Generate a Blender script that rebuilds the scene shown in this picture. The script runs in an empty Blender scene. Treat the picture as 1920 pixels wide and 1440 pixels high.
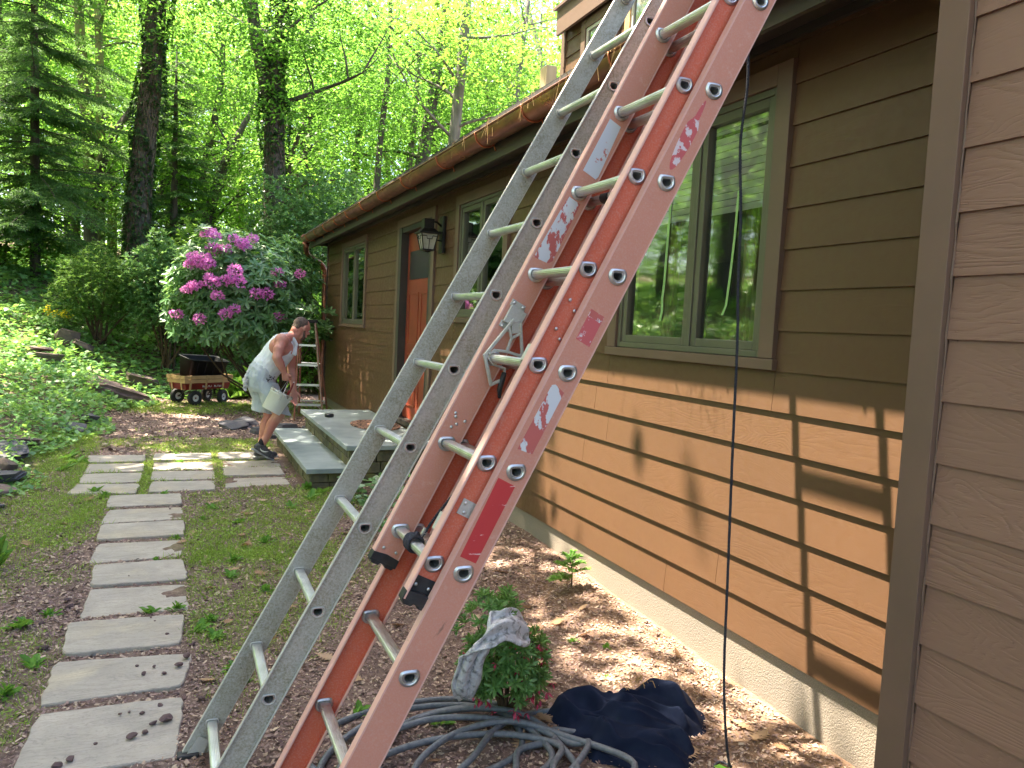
import bpy, bmesh, math, random
import numpy as np
from mathutils import Vector, Matrix, noise as mnoise
R = math.radians
rng = np.random.default_rng(7); random.seed(7)
scene = bpy.context.scene
# ------------------------------------------------------------------ camera
F, PITCH, ROLL, YAW = 1453.25, 0.0715, 0.0503, 0.4093
fw = Vector((math.sin(YAW)*math.cos(PITCH), math.cos(YAW)*math.cos(PITCH), -math.sin(PITCH)))
r0 = Vector((math.cos(YAW), -math.sin(YAW), 0)); u0 = r0.cross(fw)
rt = r0*math.cos(ROLL)+u0*math.sin(ROLL); up = -r0*math.sin(ROLL)+u0*math.cos(ROLL)
cam = bpy.data.cameras.new("camera"); camo = bpy.data.objects.new("camera", cam)
scene.collection.objects.link(camo)
camo.matrix_world = Matrix(((rt.x, up.x, -fw.x, 0), (rt.y, up.y, -fw.y, 0), (rt.z, up.z, -fw.z, 1.6), (0, 0, 0, 1)))
cam.sensor_width = 36; cam.lens = 36*F/1920; cam.clip_start = 0.05; cam.clip_end = 600
scene.camera = camo
# ------------------------------------------------------------------ sky, sun, exposure
SUN = Vector((1, -0.92, -3.2)).normalized()          # direction the light travels
elev = math.asin(-SUN.z); azim = math.atan2(-SUN.x, -SUN.y)
world = bpy.data.worlds.new("World"); scene.world = world; world.use_nodes = True
wn = world.node_tree; bg = wn.nodes["Background"]
sky = wn.nodes.new("ShaderNodeTexSky"); sky.sky_type = 'NISHITA'; sky.sun_disc = False
sky.sun_elevation = elev; sky.sun_rotation = azim; sky.air_density = 1.0; sky.dust_density = 3.0; sky.ozone_density = 1.0
wn.links.new(sky.outputs[0], bg.inputs[0]); bg.inputs[1].default_value = 0.12
sl = bpy.data.lights.new("sun", 'SUN'); sl.energy = 5.0; sl.angle = R(0.5); sl.color = (1, .88, .70)
so = bpy.data.objects.new("sun", sl); scene.collection.objects.link(so)
so.rotation_euler = SUN.to_track_quat('-Z', 'Y').to_euler()
vs = scene.view_settings; vs.view_transform = 'Standard'; vs.look = 'None'; vs.gamma = 1; vs.exposure = 2.75
scene.cycles.use_denoising = True
scene.cycles.max_bounces = 8; scene.cycles.diffuse_bounces = 4; scene.cycles.transmission_bounces = 6
scene.cycles.transparent_max_bounces = 8; scene.cycles.caustics_reflective = False; scene.cycles.caustics_refractive = False
# ------------------------------------------------------------------ helpers
C = scene.collection
def tag(o, label=None, cat=None, group=None, kind=None):
    if label: o['label'] = label
    if cat: o['category'] = cat
    if group: o['group'] = group
    if kind: o['kind'] = kind
    return o
def empty(name, loc=(0, 0, 0), label=None, cat=None, group=None, rz=0):
    o = bpy.data.objects.new(name, None); C.objects.link(o); o.location = loc; o.rotation_euler = (0, 0, rz)
    o.empty_display_size = .1
    return tag(o, label, cat, group)
def link(name, me, mat=None, parent=None, smooth=False, world=True):
    o = bpy.data.objects.new(name, me); C.objects.link(o)
    if mat is not None:
        for m in (mat if isinstance(mat, (list, tuple)) else [mat]): me.materials.append(m)
    if smooth: me.polygons.foreach_set('use_smooth', [True]*len(me.polygons))
    if parent is not None:
        o.parent = parent
        if world:      # the mesh is in world coordinates: undo the parent's transform
            o.matrix_parent_inverse = pmat_world(parent).inverted()
    return o
def pmat_world(p):
    m = Matrix.LocRotScale(p.location, p.rotation_euler, p.scale)
    if p.parent: m = pmat_world(p.parent) @ p.matrix_parent_inverse @ m
    return m
def copy_tree(o, parent=None):
    c = o.copy(); C.objects.link(c)
    if parent is not None: c.parent = parent
    for ch in list(o.children): copy_tree(ch, c)
    return c
class MB:
    def __init__(s): s.v = []; s.f = []; s.mi = []; s.m = 0
    def add(s, vs, fs):
        b = len(s.v); s.v += [tuple(v) for v in vs]
        for f in fs: s.f.append(tuple(i+b for i in f)); s.mi.append(s.m)
    def box(s, a, b, M=None):
        x0, y0, z0 = a; x1, y1, z1 = b
        v = [Vector(q) for q in ((x0,y0,z0),(x1,y0,z0),(x1,y1,z0),(x0,y1,z0),(x0,y0,z1),(x1,y0,z1),(x1,y1,z1),(x0,y1,z1))]
        if M is not None: v = [M @ q for q in v]
        s.add(v, [(0,3,2,1),(4,5,6,7),(0,1,5,4),(1,2,6,5),(2,3,7,6),(3,0,4,7)])
    def obox(s, c, ax, half):          # oriented box: centre, three axes, half sizes
        M = Matrix((ax[0], ax[1], ax[2])).transposed().to_4x4(); M.translation = Vector(c)
        s.box((-half[0], -half[1], -half[2]), tuple(half), M)
    def tube(s, pts, rad, n=8, cap=True, prof=None, up=None):
        pts = [Vector(p) for p in pts]
        if not hasattr(rad, '__len__'): rad = [rad]*len(pts)
        b = len(s.v); prev = None; N = len(pts)
        for i, p in enumerate(pts):
            t = (pts[min(i+1, N-1)]-pts[max(i-1, 0)]).normalized()
            if prev is None:
                a = Vector(up) if up else (Vector((0,0,1)) if abs(t.z) < .9 else Vector((1,0,0)))
                a = (a-t*a.dot(t)).normalized()
            else:
                a = (prev-t*prev.dot(t)).normalized()
            prev = a; c = t.cross(a)
            for k in range(n):
                an = 2*math.pi*k/n
                q = (prof[k] if prof else (math.cos(an), math.sin(an)))
                s.v.append(tuple(p+(a*q[0]+c*q[1])*rad[i]))
        for i in range(N-1):
            for k in range(n):
                k2 = (k+1) % n
                s.f.append((b+i*n+k, b+i*n+k2, b+(i+1)*n+k2, b+(i+1)*n+k)); s.mi.append(s.m)
        if cap:
            s.f.append(tuple(b+k for k in range(n))[::-1]); s.mi.append(s.m)
            s.f.append(tuple(b+(N-1)*n+k for k in range(n))); s.mi.append(s.m)
    def lathe(s, prof, c=(0,0,0), ax=(0,0,1), n=24, a0=0, a1=2*math.pi):
        ax = Vector(ax).normalized(); q = Vector((1,0,0)) if abs(ax.x) < .9 else Vector((0,1,0))
        e1 = (q-ax*q.dot(ax)).normalized(); e2 = ax.cross(e1); c = Vector(c)
        b = len(s.v); full = abs(a1-a0-2*math.pi) < 1e-6; m = n if full else n+1
        for r_, h in prof:
            for k in range(m):
                t = a0+(a1-a0)*k/n
                s.v.append(tuple(c+ax*h+(e1*math.cos(t)+e2*math.sin(t))*r_))
        for i in range(len(prof)-1):
            for k in range(n):
                k2 = (k+1) % m
                s.f.append((b+i*m+k, b+i*m+k2, b+(i+1)*m+k2, b+(i+1)*m+k)); s.mi.append(s.m)
    def prism(s, poly, d0, d1, fn):    # poly in 2-D, fn(u, v, d) -> point
        n = len(poly)
        s.add([fn(u, v, d0) for u, v in poly]+[fn(u, v, d1) for u, v in poly],
              [tuple(range(n))[::-1], tuple(range(n, 2*n))]+[(i, (i+1) % n, n+(i+1) % n, n+i) for i in range(n)])
    def build(s, name, mat=None, parent=None, smooth=False, fix=True):
        me = bpy.data.meshes.new(name); me.from_pydata([tuple(v) for v in s.v], [], s.f)
        if max(s.mi, default=0) > 0: me.polygons.foreach_set('material_index', s.mi)
        if fix:
            bm = bmesh.new(); bm.from_mesh(me); bmesh.ops.recalc_face_normals(bm, faces=bm.faces); bm.to_mesh(me); bm.free()
        o = link(name, me, mat, parent, smooth)
        return o
def bevel(o, w=.003, seg=2, angle=30):
    m = o.modifiers.new('bevel', 'BEVEL'); m.width = w; m.segments = seg; m.limit_method = 'ANGLE'; m.angle_limit = R(angle)
    return o
def npmesh(name, V, Fq, mat=None, parent=None, smooth=False):
    me = bpy.data.meshes.new(name); V = np.ascontiguousarray(V, dtype=np.float32); Fq = np.ascontiguousarray(Fq, dtype=np.int32)
    n, k = Fq.shape
    me.vertices.add(len(V)); me.vertices.foreach_set('co', V.ravel())
    me.loops.add(n*k); me.loops.foreach_set('vertex_index', Fq.ravel())
    me.polygons.add(n); me.polygons.foreach_set('loop_start', np.arange(0, n*k, k, dtype=np.int32))
    if smooth: me.polygons.foreach_set('use_smooth', np.ones(n, dtype=bool))
    me.update(calc_edges=True)
    return link(name, me, mat, parent)
LEAF = (np.array([(0,0,0),(.45,.27,.06),(1,0,-.06),(.45,-.27,.06)], float), np.array([(0,1,2,3)]))
LEAF2 = (np.array([(0,0,0),(.3,.2,.05),(.7,.19,.04),(1,0,-.08),(.7,-.19,.04),(.3,-.2,.05),(.3,0,0),(.7,0,-.01)], float),
         np.array([(0,6,1,1),(6,7,2,1),(7,3,2,2),(0,5,6,6),(5,4,7,6),(4,3,7,7)]))
LEAF2 = (np.array([(0,0,0),(.33,.2,.05),(.75,.17,.03),(1,0,-.08),(.75,-.17,.03),(.33,-.2,.05),(.5,0,-.01)], float),
         np.array([(0,6,2,1),(6,3,2,2),(0,5,4,6),(6,4,3,3)])[[0,2]])
LEAF2 = (np.array([(0,0,0),(.35,.19,.05),(.78,.15,.02),(1,0,-.08),(.78,-.15,.02),(.35,-.19,.05)], float), np.array([(0,3,2,1),(0,5,4,3)]))
NEEDLE = (np.array([(0,.0,0),(.5,.5,0),(1,0,0),(.5,-.5,0)], float)*[1,.16,1], np.array([(0,1,2,3)]))
BLADE = (np.array([(0,.5,0),(0,-.5,0),(1,-.05,0),(1,.05,0)], float)*[1,.12,1], np.array([(0,1,2,3)]))
CHIP = (np.array([(-.5,-.3,0),(.45,-.35,.03),(.55,.28,0),(-.4,.36,.05)], float), np.array([(0,1,2,3)]))
def rots(az, pitch, roll):
    ca, sa, cp, sp, cr, sr = np.cos(az), np.sin(az), np.cos(pitch), np.sin(pitch), np.cos(roll), np.sin(roll)
    X = np.stack([ca*cp, sa*cp, sp], -1)
    Y = np.stack([-sa, ca, 0*az], -1); Z = np.cross(X, Y)
    Y2 = Y*cr[:, None]+Z*sr[:, None]; Z2 = -Y*sr[:, None]+Z*cr[:, None]
    return np.stack([X, Y2, Z2], -1)
def scat(tpl, pos, Rm, sc):
    V, Fq = tpl; n = len(pos); sc = np.asarray(sc); sc = sc[:, None, None] if sc.ndim == 1 else sc[:, None, :]
    W = np.einsum('nij,nkj->nki', Rm, V[None]*sc)+pos[:, None, :]
    Ff = Fq[None]+(np.arange(n)*len(V))[:, None, None]
    return W.reshape(-1, 3), Ff.reshape(-1, Fq.shape[1])
def join(*parts):
    Vs, Fs, b = [], [], 0
    for V, f in parts: Vs.append(V); Fs.append(f+b); b += len(V)
    return np.concatenate(Vs), np.concatenate(Fs)
def fbm(x, y, z=0, s=1.0, o=3):
    return mnoise.fractal(Vector((x*s, y*s, z*s)), 1.0, 2.0, o)
# ------------------------------------------------------------------ materials
class NT:
    def __init__(s, name):
        s.m = bpy.data.materials.new(name); s.m.use_nodes = True; s.t = s.m.node_tree; s.n = s.t.nodes
        s.b = s.n['Principled BSDF']; s.out = s.n['Material Output']
        s.tc = s.n.new('ShaderNodeTexCoord').outputs['Object']
    def N(s, typ, **kw):
        n = s.n.new('ShaderNode'+typ)
        for k, v in kw.items():
            if k in n.inputs: n.inputs[k].default_value = v
            else: setattr(n, k, v)
        return n
    def L(s, a, b): s.t.links.new(a, b)
    def mapped(s, scale=(1,1,1), rnd=False, rot=(0,0,0)):
        m = s.N('Mapping'); m.inputs['Scale'].default_value = scale; m.inputs['Rotation'].default_value = rot
        s.L(s.tc, m.inputs[0])
        if rnd:
            g = s.N('NewGeometry'); mm = s.N('VectorMath', operation='SCALE'); mm.inputs[0].default_value = (7.3, 31.7, 13.1)
            s.L(g.outputs['Random Per Island'], mm.inputs['Scale']); s.L(mm.outputs[0], m.inputs['Location'])
        return m.outputs[0]
    def noise(s, vec, scale, detail=4, rough=.55, dist=0, out='Fac'):
        n = s.N('TexNoise'); n.inputs['Scale'].default_value = scale; n.inputs['Detail'].default_value = detail
        n.inputs['Roughness'].default_value = rough; n.inputs['Distortion'].default_value = dist
        s.L(vec, n.inputs['Vector']); return n.outputs[out]
    def ramp(s, fac, stops, interp='LINEAR'):
        r = s.N('ValToRGB'); r.color_ramp.interpolation = interp; e = r.color_ramp.elements
        while len(e) < len(stops): e.new(.5)
        for i, (p, c) in enumerate(stops):
            e[i].position = p; e[i].color = (c, c, c, 1) if not hasattr(c, '__len__') else (*c, 1)
        s.L(fac, r.inputs[0]); return r.outputs[0]
    def mix(s, fac, a, b, typ='MIX'):
        m = s.N('Mix', data_type='RGBA', blend_type=typ)
        for sock, v in ((m.inputs[0], fac), (m.inputs[6], a), (m.inputs[7], b)):
            if hasattr(v, 'is_linked') or hasattr(v, 'links'): s.L(v, sock)
            else: sock.default_value = v if not hasattr(v, '__len__') else (*v, 1)
        return m.outputs[2]
    def bump(s, h, strength=.3, dist=.01):
        b = s.N('Bump'); b.inputs['Strength'].default_value = strength; b.inputs['Distance'].default_value = dist
        s.L(h, b.inputs['Height']); s.L(b.outputs[0], s.b.inputs['Normal']); return b
    def col(s, c):
        if hasattr(c, '__len__'): s.b.inputs['Base Color'].default_value = (*c, 1)
        else: s.L(c, s.b.inputs['Base Color'])
    def rough(s, r_, met=0, spec=None):
        if hasattr(r_, 'links'): s.L(r_, s.b.inputs['Roughness'])
        else: s.b.inputs['Roughness'].default_value = r_
        s.b.inputs['Metallic'].default_value = met
        if spec is not None: s.b.inputs['Specular IOR Level'].default_value = spec
def simple(name, c1, c2=None, scale=8, rough=.6, met=0, bump=.15, bscale=60, dist=.004, spec=None, stretch=(1,1,1), rnd=False, lo=.35, hi=.65):
    t = NT(name); v = t.mapped(stretch, rnd)
    c2 = c2 or tuple(x*.75 for x in c1)
    t.col(t.ramp(t.noise(v, scale, 5), [(lo, c1), (hi, c2)])); t.rough(rough, met, spec)
    if bump: t.bump(t.noise(v, bscale, 4), bump, dist)
    return t.m
def leafmat(name, dark, light, trans, tw=.5, rough=.45, spec=.3):
    t = NT(name); g = t.N('NewGeometry').outputs['Random Per Island']; oi = t.N('ObjectInfo').outputs['Random']
    c = t.ramp(g, [(0, dark), (1, light)]); t.col(c); t.rough(rough, 0, spec)
    tr = t.N('BsdfTranslucent'); tc = t.mix(g, tuple(x*.7 for x in trans), trans); t.L(tc, tr.inputs[0])
    mx = t.N('MixShader'); mx.inputs[0].default_value = tw
    t.L(t.b.outputs[0], mx.inputs[1]); t.L(tr.outputs[0], mx.inputs[2]); t.L(mx.outputs[0], t.out.inputs[0])
    return t.m
M = {}
M['leaf'] = leafmat('beech_leaf', (.045,.12,.015), (.11,.22,.03), (.24,.50,.07), .55)
M['leaf_y'] = leafmat('sunny_leaf', (.07,.17,.02), (.14,.27,.03), (.30,.57,.08), .58)
M['leaf_d'] = leafmat('deep_leaf', (.035,.10,.016), (.08,.18,.03), (.34,.58,.08), .5)
M['canopy'] = leafmat('canopy_leaf', (.06,.14,.02), (.12,.24,.04), (.86,.79,.66), .62)  # passes more and paler light than a leaf, to brighten the yard
M['spruce'] = leafmat('spruce_needle', (.032,.09,.03), (.07,.155,.048), (.20,.37,.09), .42, .6)
M['yew'] = leafmat('yew_needle', (.03,.085,.018), (.07,.16,.035), (.22,.40,.07), .4, .6)
M['rhodo'] = leafmat('rhododendron_leaf', (.065,.16,.055), (.17,.33,.14), (.30,.52,.13), .32, .32, .6)
M['cover'] = leafmat('vinca_leaf', (.08,.22,.055), (.26,.48,.18), (.42,.72,.14), .38, .35, .5)
M['azalea'] = leafmat('azalea_leaf', (.07,.18,.045), (.20,.38,.12), (.32,.55,.12), .32, .35, .5)
M['grass'] = leafmat('grass_blade', (.13,.25,.03), (.32,.47,.09), (.48,.64,.10), .38, .5)
M['weed'] = leafmat('weed_leaf', (.07,.2,.03), (.15,.34,.05), (.28,.52,.07), .35, .45)
M['fern'] = leafmat('fern_leaf', (.10,.28,.05), (.2,.42,.08), (.35,.6,.1), .35, .5)
M['petal'] = leafmat('pink_petal', (.66,.11,.54), (.92,.38,.78), (.95,.40,.80), .45, .5)
M['redpetal'] = leafmat('red_petal', (.35,.02,.06), (.6,.08,.16), (.6,.05,.12), .3, .5)
M['yellow'] = leafmat('yellow_petal', (.6,.5,.03), (.8,.7,.05), (.8,.7,.05), .3, .5)
M['ivy'] = leafmat('ivy_leaf', (.012,.04,.01), (.035,.09,.02), (.06,.14,.02), .25, .4)
M['bark'] = simple('bark', (.10,.085,.07), (.045,.038,.03), 9, .9, 0, .8, 22, .05, stretch=(1,1,.22))
M['bark_g'] = simple('grey_bark', (.20,.18,.15), (.09,.085,.06), 7, .9, 0, .7, 26, .03, stretch=(1,1,.3))
M['vine'] = simple('vine_bark', (.13,.10,.07), (.07,.055,.04), 9, .9, 0, .5)
M['bark_y'] = simple('sunlit_yellow_bark', (.19,.19,.06), (.09,.085,.045), 5, .9, 0, .6, 26, .03, stretch=(1,1,.3))  # yellow-green of sunlit trunks put into the bark colour
def mat_siding(name, amt, c1, c2):
    t = NT(name); v = t.mapped((1, .55, 1.6), True); g = t.N('NewGeometry').outputs['Random Per Island']
    cont = t.noise(v, 2.6, 2, .45, .6); mu = t.N('Math', operation='MULTIPLY'); t.L(cont, mu.inputs[0]); mu.inputs[1].default_value = 26
    ro = t.noise(t.mapped((1, 4, 40), True), 3, 3); ad0 = t.N('Math', operation='ADD'); t.L(mu.outputs[0], ad0.inputs[0]); t.L(ro, ad0.inputs[1])
    pp = t.N('Math', operation='PINGPONG'); t.L(ad0.outputs[0], pp.inputs[0]); pp.inputs[1].default_value = .5
    line = t.ramp(pp.outputs[0], [(.0, 0.0), (.22, .75), (.5, 1.0)])
    base = t.mix(t.noise(t.mapped((1,1,1)), 1.3, 4), c1, c2); base = t.mix(t.ramp(g, [(0, 0.0), (1, .25)]), base, tuple(x*.8 for x in c2))
    base = t.mix(t.ramp(t.noise(t.mapped((1,1,1)), 55, 2), [(.76, 0.0), (.80, .5)]), base, tuple(x*.35 for x in c2))
    t.col(base); t.rough(t.ramp(t.noise(t.mapped((1,1,1)), 30, 3), [(.3, .40), (.7, .58)]), 0, .4)
    mm = t.N('Math', operation='MULTIPLY'); t.L(line, mm.inputs[0]); t.L(t.ramp(t.noise(v, .8, 2), [(.40, 0.12), (.58, 1.0)]), mm.inputs[1])
    ad = t.N('Math', operation='MULTIPLY_ADD'); t.L(ro, ad.inputs[0]); ad.inputs[1].default_value = .25; t.L(mm.outputs[0], ad.inputs[2])
    t.bump(ad.outputs[0], amt, .0016)
    return t.m
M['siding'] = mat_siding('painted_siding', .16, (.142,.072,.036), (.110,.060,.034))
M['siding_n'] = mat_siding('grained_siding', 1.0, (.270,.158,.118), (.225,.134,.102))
M['trim'] = simple('painted_trim', (.180,.112,.084), (.150,.098,.074), 3, .5, 0, .12, 120, .002, rnd=True)
M['fascia'] = simple('dark_fascia', (.075,.058,.048), (.055,.045,.04), 2, .5, 0, .15, 40, .003)
M['sash'] = simple('sash_paint', (.14,.135,.095), (.11,.11,.08), 4, .4, 0, .05, 90, .001)
M['jamb'] = simple('dark_jamb', (.055,.05,.045), (.04,.038,.034), 4, .5, 0, .05, 90, .001)
M['door'] = simple('red_door', (.32,.060,.030), (.25,.048,.026), 4, .4, 0, .05, 90, .001)
M['black'] = simple('black_metal', (.015,.015,.016), (.025,.024,.023), 20, .45, .3, .1)
M['rubber'] = simple('black_rubber', (.014,.015,.018), (.03,.03,.033), 30, .55, 0, .2, 80)
M['dark'] = simple('interior_dark', (.03,.027,.022), (.02,.02,.018), 1, .9, 0, 0)
M['blind'] = simple('window_blind', (.80,.80,.74), (.7,.7,.64), 3, .6, 0, .05)
M['curtain'] = simple('curtain', (.25,.13,.06), (.16,.09,.05), 3, .8, 0, .1)
M['tape'] = simple('green_tape', (.35,.62,.22), (.28,.5,.2), 20, .6, 0, .1)
M['bucket'] = simple('white_plastic', (.78,.80,.76), (.66,.70,.66), 3, .35, 0, .03, 20)
M['crust'] = simple('dried_paint', (.62,.60,.55), (.10,.09,.08), 22, .8, 0, .9, 40, .01, lo=.45, hi=.6)
M['wood'] = simple('pale_wood', (.62,.42,.21), (.50,.32,.15), 3, .55, 0, .2, 20, .002, stretch=(.3,4,4), rnd=True)
M['post'] = simple('new_lumber', (.72,.58,.36), (.60,.45,.25), 4, .6, 0, .2, 20, .003, stretch=(4,4,.4))
M['red'] = simple('red_enamel', (.22,.016,.014), (.16,.018,.016), 4, .3, 0, .05)
M['white'] = simple('white_paint', (.75,.75,.73), (.65,.65,.63), 9, .45, 0, .05)
M['tyre'] = simple('tyre', (.02,.02,.022), (.03,.03,.03), 9, .75, 0, .6, 70, .006)
M['bin'] = simple('black_bin', (.007,.009,.013), (.012,.014,.018), 3, .55, 0, .05, spec=.25)
M['slate'] = simple('bluestone_tread', (.34,.39,.40), (.23,.28,.29), 3.5, .55, 0, .35, 14, .004, rnd=True)
M['hose'] = simple('grey_hose', (.10,.112,.135), (.155,.17,.19), 60, .5, 0, .35, 140, .003)
M['rope'] = simple('dark_rope', (.02,.022,.035), (.05,.052,.07), 120, .85, 0, .9, 300, .003)
M['navy'] = simple('navy_cotton', (.006,.010,.028), (.011,.017,.04), 14, .92, 0, .35, 260, .001, spec=.15)
M['straw'] = simple('straw', (.45,.28,.10), (.3,.18,.07), 30, .8, 0, 0)
M['skin'] = simple('sunburnt_skin', (.56,.28,.21), (.50,.19,.15), 6, .5, 0, .15, 60, .003)
M['hair'] = simple('cropped_hair', (.07,.045,.035), (.14,.10,.08), 60, .8, 0, .9, 250, .006)
M['tank'] = simple('white_cotton', (.72,.77,.80), (.62,.68,.73), 10, .85, 0, .5, 16, .03, spec=.2)
M['shorts'] = simple('pale_shorts', (.50,.56,.60), (.40,.46,.51), 8, .85, 0, .7, 14, .04, spec=.2, stretch=(1,1,.6))
M['rag'] = simple('paint_rag', (.62,.63,.66), (.22,.23,.23), 36, .9, 0, .9, 55, .012, lo=.50, hi=.66)
M['shoe'] = simple('grey_mesh_shoe', (.10,.10,.11), (.05,.05,.055), 40, .7, 0, .4, 150, .003)
M['sole'] = simple('shoe_sole', (.35,.36,.37), (.2,.2,.2), 20, .6, 0, .2)
M['sock'] = simple('black_sock', (.015,.015,.02), None, 20, .9, 0, .2)
M['twig'] = simple('twig', (.10,.065,.035), (.05,.035,.022), 20, .9, 0, .4)
M['shingle'] = simple('roof_shingle', (.07,.065,.06), (.045,.04,.036), 30, .9, 0, .5, 60, .006)
def mat_found():
    t = NT('stucco_foundation'); v = t.mapped(); w = t.mapped((1,1,1))
    c = t.ramp(t.noise(v, 2.2, 5), [(.3, (.30,.25,.20)), (.7, (.23,.205,.18))]); sp = t.noise(v, 160, 2)
    c = t.mix(t.ramp(sp, [(.42, .6), (.6, 0.0)]), c, (.22,.19,.15)); t.col(c); t.rough(.9)
    vo = t.N('TexVoronoi', feature='DISTANCE_TO_EDGE'); vo.inputs['Scale'].default_value = 3.2; t.L(t.noise(v, 3, 4, .6, 0, 'Color'), vo.inputs['Vector'])
    b1 = t.bump(sp, .8, .004); return t.m
M['found'] = mat_found()
def mat_copper():
    t = NT('aged_copper'); v = t.mapped((1, .5, 1)); n = t.noise(v, 5, 5, .6, .6)
    t.col(t.ramp(n, [(.3, (.50,.20,.11)), (.5, (.30,.13,.09)), (.72, (.16,.11,.07))])); t.rough(t.ramp(n, [(.3, .25), (.7, .5)]), .85)
    t.bump(t.noise(v, 20, 3), .1, .003); return t.m
M['copper'] = mat_copper()
M['copper_b'] = simple('bright_copper', (.62,.22,.11), (.42,.14,.08), 12, .35, .7, .1)
def mat_alu(name, dirt, amt):
    t = NT(name); v = t.mapped(); n = t.noise(v, 5, 6, .7); f = t.noise(v, 130, 5, .75)
    mul = t.N('Math', operation='MULTIPLY'); t.L(t.ramp(n, [(.28, 0.35), (.60, 1.0)]), mul.inputs[0]); t.L(t.ramp(f, [(.34, 0.25), (.62, 1.0)]), mul.inputs[1])
    m2 = t.N('Math', operation='MULTIPLY'); t.L(mul.outputs[0], m2.inputs[0]); m2.inputs[1].default_value = amt
    st = t.ramp(t.noise(v, 16, 3, .5, 2.0), [(.48, 0.0), (.495, .4), (.52, 0.0)])
    c = t.mix(m2.outputs[0], (.58,.58,.55), dirt); c = t.mix(st, c, (.50,.50,.40))
    c = t.mix(t.ramp(t.noise(v, 45, 4, .8), [(.66, 0.0), (.70, .7)]), c, (.07,.07,.05)); t.col(c)
    t.rough(t.ramp(f, [(.3, .45), (.7, .7)]), .35); t.bump(f, .2, .002); return t.m
M['alu'] = mat_alu('weathered_aluminium', (.19,.18,.09), .80)
M['alu_c'] = mat_alu('clean_aluminium', (.38,.38,.35), .5)
def mat_rung():
    t = NT('rung_aluminium'); v = t.mapped(); n = t.noise(v, 60, 3)
    t.col(t.ramp(t.noise(v, 9, 4), [(.35, (.72,.74,.74)), (.7, (.52,.54,.54))])); t.rough(t.ramp(n, [(.3, .28), (.7, .48)]), .85)
    t.bump(n, .06, .001); return t.m
M['rung'] = mat_rung()
def mat_frp(name, a, b, wear):
    t = NT(name); v = t.mapped(); n = t.noise(v, 3.5, 5, .6); f = t.noise(v, 200, 3, .6); s_ = t.noise(v, 24, 5, .7)
    c = t.mix(n, a, b); c = t.mix(t.ramp(s_, [(.60, 0.0), (.75, .55)]), c, wear)
    c = t.mix(t.ramp(f, [(.45, .0), (.7, .22)]), c, (.62,.50,.44))
    c = t.mix(t.ramp(t.noise(v, 6, 6, .75, 1.5), [(.66, 0.0), (.72, .6)]), c, (.12,.085,.06)); t.col(c)
    t.rough(.62, 0, .35); t.bump(f, .25, .0012); return t.m
M['frp_out'] = mat_frp('faded_fibreglass', (.66,.30,.22), (.58,.25,.185), (.72,.48,.39))
M['frp_in'] = mat_frp('orange_fibreglass', (.68,.16,.085), (.60,.14,.08), (.68,.32,.23))
M['frp_edge'] = mat_frp('chalky_fibreglass', (.76,.47,.41), (.68,.38,.33), (.80,.62,.56))
def mat_sticker(name, thr, c1, c2, sc=38, st=(1,1,1)):
    t = NT(name); v = t.mapped(st); n = t.noise(v, sc, 5, .65)
    t.col(t.ramp(n, [(thr-.015, c1), (thr+.015, c2)])); t.rough(.55); return t.m
M['st_red'] = mat_sticker('red_sticker', .66, (.55,.045,.05), (.75,.5,.5), 60, (.2,1,1))
M['st_white'] = mat_sticker('peeled_sticker', .5, (.66,.68,.74), (.52,.13,.12), 22, (1,1,.5))
M['st_blue'] = mat_sticker('white_sticker', .62, (.62,.66,.75), (.55,.2,.18), 16)
M['st_pink'] = mat_sticker('pink_sticker', .56, (.58,.12,.13), (.72,.62,.66), 30)
def mat_paver():
    t = NT('bluestone_paver'); v = t.mapped((1,1,1), True); n = t.noise(v, 2.6, 6, .6, .4); oi = t.N('ObjectInfo').outputs['Random']
    c = t.ramp(n, [(.3, (.46,.41,.35)), (.55, (.37,.335,.295)), (.75, (.50,.43,.32))])
    c = t.mix(t.ramp(t.noise(v, 1.3, 5, .6), [(.56, 0.0), (.68, .55)]), c, (.46,.38,.26))
    c = t.mix(t.ramp(t.noise(v, 90, 3), [(.55, 0.0), (.75, .35)]), c, (.16,.15,.14)); wv = t.noise(t.mapped((.6, 3.2, 1), True), 4.5, 6, .65, 1.8); c = t.mix(t.ramp(wv, [(.44, 0.0), (.47, .45), (.50, 0.0), (.62, 0.0), (.64, .35), (.67, 0.0)]), c, (.17,.16,.14)); c = t.mix(t.ramp(t.noise(t.mapped((1,1,1)), 5, 5, .7), [(.4, 0.0), (.7, .35)]), c, (.20,.19,.16)); t.col(c); t.rough(.78)
    w = t.noise(t.mapped((.6, 2.2, 1), True), 3.5, 6, .6, 1.4)
    st = t.ramp(w, [(.38, 0.0), (.40, .3), (.47, .3), (.48, .55), (.55, .55), (.56, .8), (.63, .8), (.64, 1.0)])
    ad = t.N('Math', operation='MULTIPLY_ADD'); t.L(t.noise(v, 60, 4), ad.inputs[0]); ad.inputs[1].default_value = .3; t.L(st, ad.inputs[2])
    t.bump(ad.outputs[0], .5, .004); return t.m
M['paver'] = mat_paver()
def mat_stone(name, a, b, c3, sc=3, moss=None):
    t = NT(name); v = t.mapped((1,1,1), True); n = t.noise(v, sc, 6, .65, .5)
    c = t.ramp(n, [(.3, a), (.52, b), (.72, c3)])
    if moss: c = t.mix(t.ramp(t.noise(v, sc*.9, 4, .6), [(.55, 0.0), (.65, .8)]), c, moss)
    g = t.N('NewGeometry').outputs['Random Per Island']; c = t.mix(t.ramp(g, [(0, .0), (1, .45)]), c, tuple(x*.5 for x in a))
    t.col(c); t.rough(.85); t.bump(t.noise(t.mapped((1,1,3), True), 12, 6, .6), .7, .015); return t.m
M['stone'] = mat_stone('red_shale', (.20,.135,.125), (.15,.105,.10), (.26,.19,.165), 2.5)
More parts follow.
